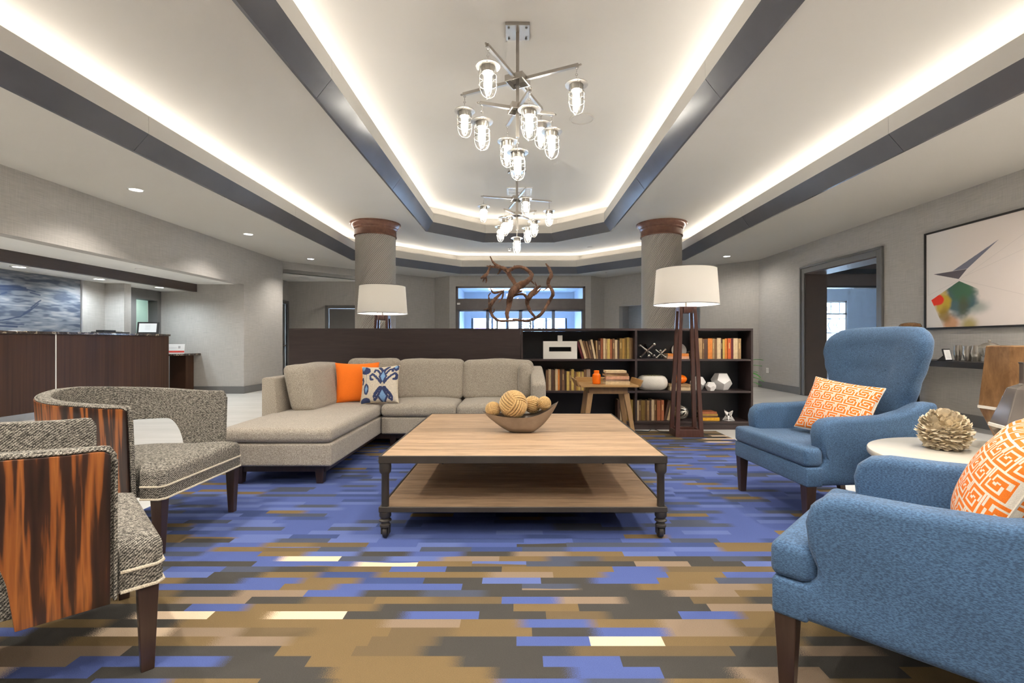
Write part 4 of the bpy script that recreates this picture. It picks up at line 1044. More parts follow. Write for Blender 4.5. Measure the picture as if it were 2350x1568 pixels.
# ------------------------------------------------------------------ round side table with decor
rt = thing('round_side_table', 'round cream lacquer side table between the wing chairs', 'table', (2.28, 2.29, 0))
MB().lathe([(0.001, 0.515), (0.49, 0.515), (0.497, 0.518), (0.50, 0.524), (0.50, 0.541), (0.497, 0.547), (0.49, 0.55), (0.001, 0.55)], 72).build('table_top', M['lacquer'], rt, smooth=35)
MB().lathe([(0.001, 0.0), (0.30, 0.0), (0.30, 0.02), (0.47, 0.49), (0.47, 0.514), (0.001, 0.514)], 56).build('drum_base', M['lacquer'], rt, smooth=35)
def petal_ball(loc, r, label):
    t = thing('petal_ball', label, 'ornament', loc)
    MB().sphere((0, 0, r*0.80), r*0.72, 20, 12, 0.98).build('core', M['petal'], t, smooth=60)
    mb = MB(); rr = random.Random(5); n = 420
    base = []
    for k in range(n):
        zc = 1-2*(k+0.5)/n; ph = k*2.39996; q = math.sqrt(1-zc*zc)
        d = Vector((q*math.cos(ph), q*math.sin(ph), zc)); c = Vector((0, 0, r*0.80))+Vector((d.x*r*0.74, d.y*r*0.74, d.z*r*0.74))
        if c.z < 0.02: continue
        up = Vector((0, 0, 1)); tn = up.cross(d); tn = tn.normalized() if tn.length > 1e-3 else Vector((1, 0, 0)); bt = d.cross(tn)
        out_ = (d*rr.uniform(0.55, 0.9)+bt*rr.uniform(-0.35, 0.35)+Vector((0, 0, rr.uniform(-0.05, 0.1)))).normalized()
        w = r*rr.uniform(0.13, 0.20); L = r*rr.uniform(0.22, 0.36); tw = rr.uniform(-0.5, 0.5)
        side = (tn*math.cos(tw)+bt*math.sin(tw)).normalized(); nrm = side.cross(out_).normalized()
        g = []
        for a in range(4):
            for b in range(5):
                s_, q_ = a/3, -1+2*b/4; ww = w*(0.35+0.65*math.sin(PI*min(1, 0.25+0.62*s_)))
                cup = 0.30*w*(q_*q_)*(0.4+s_)-0.12*L*s_*s_+rr.uniform(-0.02, 0.02)*w
                p = c+out_*(L*s_*(1-0.18*q_*q_))+side*(ww*q_)+nrm*cup
                p.z = max(0.002, p.z); g.append(p)
        f = [(a*5+b, a*5+b+1, a*5+b+6, a*5+b+5) for a in range(3) for b in range(4)]
        mb.add(g, f)
    o = mb.build('petals', M['petal'], t, smooth=60); o['kind'] = 'stuff'
    return t
petal_ball((2.20, 2.475, 0.55), 0.114, 'tan dried-petal ball ornament on the round side table')
def facet_vase(name, loc, prof, n, m, belt, label, ph=0.0):
    t = thing(name, label, 'vase', loc)
    MB().lathe(prof, n, ph=ph).build('body', m, t, bevel=0.004)
    r, z = belt
    MB().lathe([(r*0.97, z-0.009), (r*1.012, z-0.007), (r*1.012, z+0.007), (r*0.97, z+0.009)], n, ph=ph, caps=False).build('inlay_band', M['bone'], t)
    return t
facet_vase('faceted_vase', (2.62, 2.50, 0.55), [(0.085, 0), (0.165, 0.205), (0.135, 0.53), (0.115, 0.535), (0.115, 0.50)], 6, M['vasewood'], (0.165, 0.205), 'tall glossy burl-wood faceted vase behind the pillow', R(28))
facet_vase('faceted_vase', (2.315, 2.17, 0.55), [(0.06, 0), (0.135, 0.165), (0.075, 0.34), (0.035, 0.36), (0.035, 0.45), (0.04, 0.46), (0.03, 0.46)], 6, M['vasegrey'], (0.135, 0.165), 'grey lacquer faceted vase in front of the wooden one', R(10))

# ------------------------------------------------------------------ tripod-like lamps
def tower_lamp(label):
    t = thing('tower_lamp', label, 'lamp', (0, 0, 0), 0, 'white drum shade lamps')
    w0, d0, w1, d1, H = 0.165, 0.125, 0.10, 0.075, 1.52; lw = 0.05
    def fr(z): f = z/H; return w0+(w1-w0)*f, d0+(d1-d0)*f
    for sx in (-1, 1):
        for sy in (-1, 1):
            wb, db = fr(0.0); wt, dt_ = fr(H)
            b = [(sx*wb, sy*db), (sx*(wb-lw), sy*db), (sx*(wb-lw), sy*(db-0.035)), (sx*wb, sy*(db-0.035))]
            u = [(sx*wt, sy*dt_), (sx*(wt-lw*0.8), sy*dt_), (sx*(wt-lw*0.8), sy*(dt_-0.03)), (sx*wt, sy*(dt_-0.03))]
            MB().hexa([(x, y, 0) for x, y in b], [(x, y, H) for x, y in u]).build('leg', M['redwood'], t, bevel=0.004)
    for sy in (-1, 1):
        for (z0, z1) in ((0.0, 0.085), (H-0.075, H)):
            a, da = fr(z0); b, db = fr(z1)
            i0, i1 = sy*(da-0.035), sy*da; j0, j1 = sy*(db-0.032), sy*db
            MB().hexa([(-a+lw, i0, z0), (a-lw, i0, z0), (a-lw, i1, z0), (-a+lw, i1, z0)], [(-b+lw*.9, j0, z1), (b-lw*.9, j0, z1), (b-lw*.9, j1, z1), (-b+lw*.9, j1, z1)]).build('crossbar', M['redwood'], t, bevel=0.004)
    for sx in (-1, 1):
        for (z0, z1) in ((0.0, 0.075), (H-0.05, H)):
            a, da = fr(z0); b, db = fr(z1)
            MB().hexa([(sx*(a-0.035), -da+0.035, z0), (sx*a, -da+0.035, z0), (sx*a, da-0.035, z0), (sx*(a-0.035), da-0.035, z0)], [(sx*(b-0.03), -db+0.03, z1), (sx*b, -db+0.03, z1), (sx*b, db-0.03, z1), (sx*(b-0.03), db-0.03, z1)]).build('crossbar', M['redwood'], t, bevel=0.004)
    MB().box(-w1+0.02, w1-0.02, -d1+0.02, d1-0.02, H-0.02, H).build('top_plate', M['redwood'], t)
    st = MB().lathe([(0.012, H), (0.012, 1.60), (0.022, 1.605), (0.022, 1.66), (0.008, 1.67), (0.008, 1.70)], 12).build('socket_stem', M['steel'], t, smooth=40)
    MB().sphere((0, 0, 1.73), 0.045, 14, 8).build('bulb', M['lampbulb'], st, smooth=60)
    zb_, zt_ = 1.545, 1.965; rb, rt_ = 0.372, 0.342
    sh = MB().lathe([(rb, zb_), (rt_, zt_), (rt_-0.004, zt_), (rb-0.004, zb_)], 72, caps=False)
    sh.f += [(k, (k+1) % 72, 3*72+(k+1) % 72, 3*72+k) for k in range(72)]
    sh = sh.build('shade', M['shade'], t, smooth=40)
    MB().torus((0, 0, zb_), rb, 0.004, n=64).torus((0, 0, zt_), rt_, 0.004, n=64).build('rim_wire', M['trim'], sh, smooth=60)
    mb = MB()
    for a in range(3): mb.tube([(0.02*math.cos(a*2.094), 0.02*math.sin(a*2.094), 1.60), (rb*0.985*math.cos(a*2.094), rb*0.985*math.sin(a*2.094), zb_+0.03)], 0.003, 5)
    mb.build('spider_wire', M['steel'], sh)
    return t
la = tower_lamp('floor lamp with white drum shade in front of the bookcase'); la.location = (1.985, 5.68, 0)
lb_ = copy_tree(la); lb_['label'] = 'lamp with white drum shade behind the dark partition'; lb_.location = (-2.085, 7.35, FZ)
# ------------------------------------------------------------------ partition and bookcase
BY0, BY1, BT = 6.05, 6.42, 1.276
pt = thing('partition_panel', 'long dark brown panel standing behind the sofa', 'partition', (-1.43, 6.2, FZ))
MB().box(-1.47, 1.455, -0.15, 0.22, 0.0, BT-0.02-FZ).build('panel', M['darkwood'], pt, bevel=0.003)
MB().box(-1.47, 1.455, -0.152, 0.22, BT-0.02-FZ, BT-FZ).build('top_board', M['darkwood'], pt, bevel=0.002)
bc = thing('bookcase', 'low espresso bookcase with three rows of open shelves', 'bookcase', (1.49, 6.2, FZ))
def bb(nm, x0, x1, y0, y1, z0, z1, m='darkwood'): return MB().box(x0-1.49, x1-1.49, y0-6.2, y1-6.2, z0-FZ, z1-FZ).build(nm, M[m], bc, bevel=0.0015)
S1, S2, S3 = 0.888, 0.484, 0.099
bb('top_board', 0.03, 2.962, BY0, BY1, BT-0.028, BT)
bb('side_panel', 0.03, 0.055, BY0, BY1, FZ, BT-0.0285); bb('side_panel', 2.935, 2.962, BY0, BY1, FZ, BT-0.0285)
bb('divider', 1.47, 1.498, BY0, BY1-0.012, S3, BT-0.0285)
bb('back_board', 0.056, 2.934, BY1-0.012, BY1-0.001, FZ, BT-0.0285, 'shelfback')
for z in (S1, S2):
    bb('shelf', 0.056, 1.4695, BY0+0.004, BY1-0.0125, z-0.024, z); bb('shelf', 1.4985, 2.9345, BY0+0.004, BY1-0.0125, z-0.024, z)
bb('bottom_shelf', 0.056, 2.934, BY0+0.004, BY1-0.0125, S3-0.024, S3-0.0005)
bb('plinth', 0.056, 2.934, BY0+0.02, BY0+0.04, FZ, S3-0.0245)
# ------------------------------------------------------------------ books
BC = {'burgundy': (0.12, 0.012, 0.02), 'cream': (0.62, 0.46, 0.27), 'brown': (0.17, 0.085, 0.035), 'dark brown': (0.075, 0.035, 0.02), 'tan': (0.36, 0.22, 0.10), 'orange': (0.62, 0.20, 0.03), 'rust': (0.33, 0.10, 0.035), 'yellow': (0.55, 0.38, 0.10), 'gold': (0.36, 0.20, 0.035), 'olive': (0.22, 0.13, 0.025), 'taupe': (0.34, 0.23, 0.16), 'red': (0.55, 0.10, 0.02), 'pink': (0.60, 0.32, 0.20), 'bright yellow': (0.70, 0.36, 0.012)}
for k, c in BC.items(): M['book_'+k] = plain('cloth_cover_'+k.replace(' ', '_'), c, 0.65, var=0.18, vs=25, bump=0.1, bs=200)
M['foil'] = plain('gold_foil_lettering', (0.62, 0.45, 0.20), 0.4, 0.5)
ORD = ['first', 'second', 'third', 'fourth', 'fifth', 'sixth', 'seventh', 'eighth', 'ninth', 'tenth', 'eleventh', 'twelfth', 'thirteenth', 'fourteenth', 'fifteenth', 'sixteenth', 'seventeenth', 'eighteenth', 'nineteenth', 'twentieth', 'twenty-first', 'twenty-second']
def book_parts(o, w, h, d, c, foil):
    """upright book in its local frame: spine at -Y, width X from 0, height Z from 0"""
    b = 0.0025
    MB().box(0.0, w, 0, 0.004, 0, h).box(0.0, b, 0.004, d, 0, h).box(w-b, w, 0.004, d, 0, h).build('cover', M['book_'+c], o)
    MB().box(b, w-b, 0.004, d-0.006, 0.004, h-0.004).build('pages', M['page'], o)
    if foil and w > 0.014:
        mb = MB()
        mb.box(w*0.36, w*0.64, -0.0005, 0.0, h*0.50, h*0.78); mb.build('spine_title', M['foil'], o)
def book_row(items, x_start, z, y, where, grp, px):
    """items: (x offset, thickness, height, colour, lean degrees) in metres"""
    for k, (xo, w, h, c, lean) in enumerate(items):
        d = 0.17+random.uniform(-0.01, 0.015)
        zz = z+(w*math.sin(R(abs(lean))) if lean > 0 else 0)
        t = thing('book', f'{c} book, {ORD[k]} from the left {where}', 'book', (xo, y+random.uniform(0.02, 0.035), z+0.0008), 0, grp)
        book_parts(t, w, h, d, c, k % 3 == 1)
        t.rotation_euler = (0, R(lean), 0)
        if lean > 0: t.location.z = z+0.0008+w*math.sin(R(lean))
def from_px(rows, org, sc, Y, bottom):
    out = []
    for (a, b, top, c, lean) in rows:
        xa, xb = org[0]+a/sc, org[0]+b/sc; w = (xb-xa)/FPX*Y*0.97; h = (bottom-top)/sc/FPX*Y*1.02
        out.append(((xa-VX)/FPX*Y, w, h, c, lean))
    return out
YB = 6.10
r1 = [(786, 826, 252, 'cream', -14), (830, 866, 258, 'brown', -15), (870, 902, 260, 'brown', -14), (906, 934, 262, 'dark brown', -13), (936, 968, 245, 'cream', -13)]
r1 = [(822, 850, 268, 'burgundy', -17), (858, 892, 245, 'cream', -16), (893, 925, 262, 'brown', -15), (927, 955, 268, 'brown', -14), (957, 985, 265, 'dark brown', -12), (990, 1020, 248, 'cream', -11), (1024, 1044, 262, 'tan', -2), (1046, 1080, 268, 'dark brown', 0), (1082, 1116, 232, 'rust', 0), (1118, 1146, 232, 'cream', 0), (1148, 1172, 240, 'tan', 0), (1174, 1212, 236, 'yellow', 0), (1214, 1246, 244, 'rust', 0), (1248, 1280, 236, 'brown', 0), (1282, 1318, 252, 'cream', 0), (1320, 1341, 258, 'dark brown', 0), (1343, 1380, 228, 'olive', 0), (1382, 1412, 234, 'gold', 0), (1414, 1446, 232, 'olive', 0), (1448, 1482, 220, 'yellow', 0), (1484, 1515, 224, 'tan', 0), (1517, 1533, 228, 'brown', 0)]
book_row(from_px(r1, (1200, 740), 6.032, YB, 512), 0, S1, YB, 'in the upper left row', 'books in the upper left bookcase row', 0)
r2 = [(322, 356, 660, 'brown', 0), (358, 396, 652, 'cream', 0), (398, 431, 656, 'dark brown', 0), (433, 449, 664, 'brown', 0), (451, 486, 650, 'cream', 0), (488, 513, 652, 'orange', 0), (515, 541, 656, 'dark brown', 0), (543, 577, 652, 'brown', 0), (579, 606, 672, 'dark brown', 0), (608, 646, 680, 'yellow', 0), (648, 673, 676, 'brown', 0), (675, 713, 654, 'yellow', 0), (715, 743, 684, 'brown', 0), (745, 770, 690, 'gold', 0), (772, 797, 684, 'yellow', 0), (799, 822, 684, 'tan', 0), (824, 847, 684, 'yellow', 0), (849, 886, 660, 'brown', 0), (888, 940, 652, 'taupe', 0)]
book_row(from_px(r2, (1200, 740), 6.032, YB, 940), 0, S2, YB, 'in the middle left row', 'books in the middle left bookcase row', 0)
r3 = [(1318, 1352, 1070, 'dark brown', 0), (1354, 1386, 1068, 'cream', 0), (1388, 1418, 1066, 'brown', 0), (1420, 1448, 1066, 'tan', 0), (1450, 1502, 1066, 'gold', 0), (1504, 1532, 1068, 'yellow', 0)]
book_row(from_px(r3, (1200, 740), 6.032, YB, 1352), 0, S3, YB, 'in the lower left row', 'books in the lower left bookcase row', 0)
r4 = [(72, 100, 1034, 'cream', 0), (102, 130, 1036, 'brown', 0), (132, 182, 1034, 'olive', 0), (184, 206, 1038, 'brown', 0), (208, 241, 1036, 'tan', 0), (243, 269, 1040, 'dark brown', 0), (271, 306, 1026, 'cream', 0), (308, 341, 1032, 'brown', 0), (343, 366, 1034, 'rust', 0), (368, 396, 1036, 'rust', 0), (398, 436, 1030, 'rust', 0), (438, 470, 1042, 'dark brown', 12), (474, 508, 1046, 'cream', 14)]
book_row(from_px(r4, (1450, 740), 5.807, YB, 1300), 0, S3, YB, 'in the lower right row', 'books in the lower right bookcase row', 0)
r5 = [(892, 952, 216, 'tan', 0), (954, 974, 226, 'brown', 0), (976, 1022, 224, 'dark brown', 0), (1024, 1087, 216, 'orange', 0), (1089, 1116, 220, 'tan', 0), (1118, 1146, 226, 'brown', 0), (1148, 1200, 212, 'cream', 0), (1202, 1223, 224, 'dark brown', 0), (1225, 1252, 230, 'yellow', 0), (1254, 1286, 218, 'orange', 0), (1288, 1332, 218, 'red', 0), (1334, 1363, 222, 'burgundy', 0), (1365, 1425, 216, 'cream', 0), (1427, 1468, 220, 'tan', 0)]
book_row(from_px(r5, (1450, 740), 5.807, YB, 488), 0, S1, YB, 'in the upper right row', 'books in the upper right bookcase row', 0)
def flat_stack(x, y, z, items, where, grp):
    names = {2: ['bottom', 'top'], 3: ['bottom', 'middle', 'top'], 6: ['bottom', 'second from bottom', 'third from bottom', 'fourth from bottom', 'fifth from bottom', 'top'], 4: ['bottom', 'second from bottom', 'third from bottom', 'top']}[len(items)]
    for k, (L, th, d, c, dx, rz) in enumerate(items):
        t = thing('book', f'{c} book lying at the {names[k]} of the pile {where}', 'book', (x+dx, y, z+0.0008), rz, grp)
        b = 0.003
        MB().box(0, L, 0, 0.004, 0, th).box(0, L, 0.004, d, 0, b).box(0, L, 0.004, d, th-b, th).build('cover', M['book_'+c], t)
        MB().box(0.004, L-0.004, 0.004, d-0.004, b, th-b).build('pages', M['page'], t)
        z += th+0.0008
PX = lambda x, Y: (x-VX)/FPX*Y
flat_stack(PX(1531, 6.15), 6.14, S1, [(0.28, 0.030, 0.18, 'pink', 0, 0), (0.27, 0.036, 0.18, 'orange', 0.008, R(2))], 'on the upper right shelf', 'books lying on the upper right shelf')
flat_stack(PX(1538, 6.12), 6.12, S2, [(0.26, 0.045, 0.18, 'cream', 0, 0), (0.25, 0.035, 0.18, 'tan', 0.006, R(-2))], 'under the orange gourd', 'books lying on the middle right shelf')
flat_stack(PX(1612, 6.12), 6.12, S3, [(0.22, 0.038, 0.18, 'bright yellow', 0, 0), (0.20, 0.022, 0.17, 'brown', 0.0, R(2)), (0.19, 0.024, 0.17, 'gold', 0.004, R(-3)), (0.19, 0.026, 0.17, 'rust', 0.0, R(3))], 'on the lower right shelf', 'books lying on the lower right shelf')

# ------------------------------------------------------------------ shelf ornaments
cf = thing('ceramic_frame_vase', 'white glazed slab vase with a slot and short neck on the upper shelf', 'vase', (PX(1285.5, 6.12), 6.16, S1+0.0008))
hw, hh, tt = 0.216, 0.226, 0.045
mb = MB()
mb.box(-hw, hw, -tt, tt, 0, 0.095).box(-hw, -0.142, -tt, tt, 0.095, 0.152).box(0.142, hw, -tt, tt, 0.095, 0.152).box(-hw, hw, -tt, tt, 0.152, hh)
mb.build('slab', M['white'], cf, weld=True)
MB().box(-0.031, 0.031, -0.030, 0.030, hh, hh+0.075).build('neck', M['white'], cf, bevel=0.005)
def jack(loc, L, r, rot, label):
    t = thing('metal_jack', label, 'ornament', loc, 0, 'chrome jacks on the upper shelf'); t.rotation_euler = rot
    from mathutils import Euler
    t.location.z += 0.001-min((Euler(rot).to_matrix() @ (Vector(a_)*L*s_)).z for a_ in ((1, 0, 0), (0, 1, 0), (0, 0, 1)) for s_ in (-1, 1))+r*1.35
    for ax in ((1, 0, 0), (0, 1, 0), (0, 0, 1)):
        a = Vector(ax)*L
        MB().tube([-a, -a*0.9, a*0.9, a], r, 12).build('bar', M['chrome'], t, smooth=40)
        for s in (-1, 1): MB().sphere(tuple(a*s), r*1.35, 12, 8).build('ball_end', M['chrome'], t, smooth=60)
jack((PX(1485, 6.2), 6.20, S1), 0.125, 0.016, (R(38), R(32), R(20)), 'larger chrome jack ornament on the upper shelf')
jack((PX(1516, 6.18), 6.17, S1), 0.080, 0.011, (R(40), R(30), R(70)), 'smaller chrome jack ornament on the upper shelf')
o = MB().lathe([(0.001, -0.012), (0.06, -0.010), (0.10, 0.0), (0.10, 0.006), (0.06, -0.002), (0.001, -0.004)], 32).build('standing_plate', M['white'], None, loc=(PX(1559, 6.36), 6.375, S1+0.104), rot=(R(80), 0, 0), smooth=40)
tag(o, 'white round plate standing behind the lamp on the upper shelf', 'plate')
def woven_ball(name, loc, r, m, label, n=14, seed=1):
    rr = random.Random(seed); mb = MB()
    for k in range(n):
        ax = Vector((rr.gauss(0, 1), rr.gauss(0, 1), rr.gauss(0, 1))).normalized(); u = ax.orthogonal().normalized(); w = ax.cross(u)
        pts = [(u*math.cos(2*PI*j/20)+w*math.sin(2*PI*j/20))*r*0.93+Vector((0, 0, r)) for j in range(21)]
        mb.tube(pts, r*0.09, 6, caps=False)
    return tag(mb.build(name, m, None, loc=loc, smooth=60), label, 'ornament')
woven_ball('woven_ball', (PX(1584, 6.2), 6.22, S1+0.0008), 0.050, M['frame'], 'small dark woven ball beside the upper right books')
woven_ball('twig_ball', (PX(1562, 6.2), 6.2, S3+0.0008), 0.095, M['silver'], 'silver twig ball behind the lamp on the lower shelf', 10, 4)
pl = thing('stone_planter', 'oval white ribbed planter with dry moss on the middle shelf', 'planter', (PX(1499, 6.16), 6.21, S2+0.0008))
prof = [(0.12, 0.0), (0.165, 0.012), (0.192, 0.05), (0.20, 0.09), (0.192, 0.135), (0.165, 0.172), (0.135, 0.186), (0.125, 0.180), (0.12, 0.16)]
o = MB().lathe(prof, 48).build('bowl', M['planter'], pl, smooth=60); o.scale = (1, 0.65, 1)
mb = MB(); rr = random.Random(2)
for k in range(160):
    a, q = rr.uniform(0, 2*PI), math.sqrt(rr.random())*0.115; x, y = q*math.cos(a), q*math.sin(a)*0.62; h = rr.uniform(0.01, 0.035); dx, dy = rr.uniform(-.012, .012), rr.uniform(-.012, .012)
    mb.add([(x-.002, y, .15), (x+.002, y, .15), (x+dx, y+dy, .172+h)], [(0, 1, 2)])
mb.lathe([(0.001, 0.165), (0.06, 0.172), (0.115, 0.160)], 20).build('moss', M['grass'], pl)['kind'] = 'stuff'
pm = thing('orange_gourd', 'orange glazed gourd on the cream books behind the lamp', 'ornament', (PX(1561, 6.2), 6.21, S2+0.0008*3+0.080))
vs = []; 
mb = MB(); rs = []
for k in range(11):
    b = PI*k/10; ring = []
    for i in range(48):
        a = 2*PI*i/48; q = 0.092*math.sin(b)*(1-0.07*abs(math.sin(4*a)))+0.0005; ring.append((q*math.cos(a), q*math.sin(a), 0.058-0.058*math.cos(b)))
    rs.append(ring)
mb.rings(rs).build('body', M['orangeglaze'], pm, smooth=70)
MB().tube([(0, 0, 0.112), (0.004, 0, 0.125), (0.012, 0, 0.135)], [0.008, 0.006, 0.005], 8).build('stem', M['legwood'], pm, smooth=60)
def dodeca(r):
    g = (1+5**0.5)/2; V = [Vector((x, y, z)) for x in (-1, 1) for y in (-1, 1) for z in (-1, 1)]
    for a in (-1, 1):
        for b in (-1, 1): V += [Vector((0, a/g, b*g)), Vector((a/g, b*g, 0)), Vector((b*g, 0, a/g))]
    N = []
    for a in (-1, 1):
        for b in (-1, 1): N += [Vector((0, a*g, b*1.0)), Vector((a*g, b*1.0, 0)), Vector((b*1.0, 0, a*g))]
    rot = Vector(N[0]).rotation_difference(Vector((0, 0, -1)))
    F = []
    for n in N:
        n = n.normalized(); ids = [i for i, v in enumerate(V) if abs(v.dot(n)-max(w.dot(n) for w in V)) < 1e-4]
        c = sum((V[i] for i in ids), Vector())/5; u = (V[ids[0]]-c).normalized(); w = n.cross(u)
        ids.sort(key=lambda i: math.atan2((V[i]-c).dot(w), (V[i]-c).dot(u))); F.append(tuple(ids))
    V = [(rot @ v)*r/1.732 for v in V]; zmin = min(v.z for v in V)
    return [(v.x, v.y, v.z-zmin) for v in V], F
for (px, y, r, rz, l) in ((1655.5, 6.24, 0.133, 0.5, 'largest white dodecahedron ornament on the middle shelf'), (1631, 6.10, 0.068, 0.2, 'smallest white dodecahedron in front of the largest'), (1601, 6.24, 0.105, 1.0, 'white dodecahedron half hidden by the lamp post')):
    v, f = dodeca(r); o = MB().add(v, f).build('dodecahedron', M['matte'], None, loc=(PX(px, y), y, S2+0.0008), bevel=0.0015, seg=1); o.rotation_euler = (0, 0, rz)
    tag(o, l, 'ornament', 'white dodecahedra on the middle shelf')
# small faceted star
mb = MB(); a = 0.075; top = [(a*math.cos(k*PI/2+.4), a*math.sin(k*PI/2+.4), 0.125+0.005*(k % 2)) for k in range(4)]; bot = [(a*math.cos(k*PI/2+.4+.75), a*math.sin(k*PI/2+.4+.75), 0.0) for k in range(4)]
mid = [(a*0.5*math.cos(k*PI/4+.4+.37), a*0.5*math.sin(k*PI/4+.4+.37), 0.062) for k in range(8)]
V = top+bot+mid+[(0, 0, 0.10), (0, 0, 0.02)]; F = []
for k in range(4):
    F += [(k, 8+(2*k) % 8, 16), (k, 16, 8+(2*k-1) % 8), (4+k, 17, 8+(2*k) % 8), (4+k, 8+(2*k+1) % 8, 17), (k, 8+(2*k-1) % 8, 8+(2*k) % 8), (4+k, 8+(2*k) % 8, 8+(2*k+1) % 8)]
mb.add(V, F).add([(x, y, 0) for x, y, z in bot], [(0, 1, 2, 3)]).build('faceted_star', M['matte'], None, loc=(PX(1672, 6.15), 6.15, S3+0.0008))
tag(bpy.data.objects['faceted_star'], 'white twisted faceted star on the lower right shelf', 'ornament')

# ------------------------------------------------------------------ oak tray table with vase and book pile
ot_ = thing('oak_side_table', 'small oak side table with raised tray edge and splayed legs', 'table', (0.975, 5.36, 0))
tz = 0.640
MB().box(-0.31, 0.31, -0.24, 0.24, tz-0.022, tz).build('table_top', M['oak'], ot_, bevel=0.003)
e = 0.055
for sx in (-1, 1):
    MB().hexa([(sx*0.312, -0.22, tz-0.02), (sx*0.332, -0.22, tz-0.02), (sx*0.332, 0.22, tz-0.02), (sx*0.312, 0.22, tz-0.02)], [(sx*0.345, -0.24, tz+e), (sx*0.362, -0.24, tz+e), (sx*0.362, 0.24, tz+e), (sx*0.345, 0.24, tz+e)]).build('tray_edge', M['oak'], ot_, bevel=0.003)
MB().box(-0.31, 0.31, 0.241, 0.258, tz-0.02, tz+e).build('tray_edge', M['oak'], ot_, bevel=0.003)
for (a, b, c, d) in ((-0.21, 0.21, -0.16, -0.125), (-0.21, 0.21, 0.125, 0.16), (-0.21, -0.175, -0.124, 0.124), (0.175, 0.21, -0.124, 0.124)): MB().box(a, b, c, d, tz-0.10, tz-0.0225).build('apron', M['oakleg'], ot_, bevel=0.004)
for sx in (-1, 1):
    for sy in (-1, 1):
        b, u = (sx*0.275, sy*0.215), (sx*0.195, sy*0.145)
        s0, s1 = 0.018, 0.030
        MB().hexa([(b[0]-s0, b[1]-s0, 0), (b[0]+s0, b[1]-s0, 0), (b[0]+s0, b[1]+s0, 0), (b[0]-s0, b[1]+s0, 0)], [(u[0]-s1, u[1]-s1*.6, tz-0.09), (u[0]+s1, u[1]-s1*.6, tz-0.09), (u[0]+s1, u[1]+s1*.6, tz-0.09), (u[0]-s1, u[1]+s1*.6, tz-0.09)]).build('leg', M['oakleg'], ot_, bevel=0.004)
ov = MB().lathe([(0.001, 0.0), (0.040, 0.0), (0.046, 0.008), (0.047, 0.09), (0.044, 0.105), (0.030, 0.117), (0.029, 0.122), (0.030, 0.148), (0.026, 0.150), (0.023, 0.146), (0.023, 0.12), (0.001, 0.118)], 12).build('orange_vase', M['orangeglaze'], None, loc=(PX(1369, 5.3), 5.30, tz+0.0008), bevel=0.003, smooth=30)
tag(ov, 'bright orange square-shouldered vase on the oak side table', 'vase')
flat_stack(PX(1389, 5.24), 5.22, tz, [(0.265, 0.034, 0.17, 'cream', 0, 0), (0.255, 0.020, 0.17, 'taupe', 0.004, R(2)), (0.25, 0.034, 0.17, 'pink', 0.006, R(-3)), (0.255, 0.020, 0.165, 'tan', 0.0, R(3)), (0.235, 0.014, 0.16, 'brown', 0.008, R(-2)), (0.225, 0.024, 0.16, 'cream', 0.006, R(2))], 'on the oak side table', 'books piled on the oak side table')

# lamp cable and plug by the bookcase
cb = MB().tube([(1.42, 5.90, 0.012), (1.52, 5.93, 0.006), (1.60, 5.90, 0.006), (1.66, 5.94, 0.03), (1.74, 5.88, 0.006), (1.84, 5.84, 0.006)], 0.004, 6).build('power_cable', M['black'], None, smooth=60)
tag(cb, 'black power cable on the carpet between bookcase and lamp', 'cable')
pg = MB().box(-0.028, 0.028, -0.02, 0.02, 0, 0.05).build('plug_adapter', M['black'], None, loc=(1.39, 5.90, 0.0005), bevel=0.004)
tag(pg, 'small black plug adapter on the carpet at the bookcase foot', 'adapter')
MB().box(-0.012, 0.016, -0.0215, -0.0202, 0.015, 0.042).build('sticker', M['book_pink'], pg)

# ------------------------------------------------------------------ potted plant behind the bookcase
pp = thing('potted_plant', 'green leafy plant peeking out behind the right end of the bookcase', 'plant', (3.12, 6.75, FZ))
MB().lathe([(0.001, 0), (0.11, 0), (0.15, 0.40), (0.14, 0.40), (0.13, 0.36), (0.001, 0.36)], 24).build('pot', M['trim'], pp, smooth=40)
rr = random.Random(8)
lf = MB()
V = []; 
for a in range(9):
    s = a/8; w = 0.045*math.sin(PI*min(1, 0.06+s*0.92)); V += [(-w, 0.30*s, 0.10*s-0.16*s*s+0.008), (0, 0.30*s, 0.10*s-0.16*s*s), (w, 0.30*s, 0.10*s-0.16*s*s+0.008)]
lf.add(V, [(a*3+b, a*3+b+1, a*3+b+4, a*3+b+3) for a in range(8) for b in range(2)])
l0 = lf.build('leaf', M['leaf'], pp, loc=(0, 0, 0.5), smooth=60)
MB().tube([(0, 0, 0.35), (0.01, 0.01, 0.6), (0, 0, 0.80)], 0.012, 6).build('stem', M['leaf'], pp, smooth=60)
for k in range(22):
    c = l0 if k == 0 else clone(l0, pp)
    c.location = (0, 0, 0.50+0.014*k); c.rotation_euler = (R(rr.uniform(0, 45)), 0, k*2.4+rr.uniform(-.2, .2))

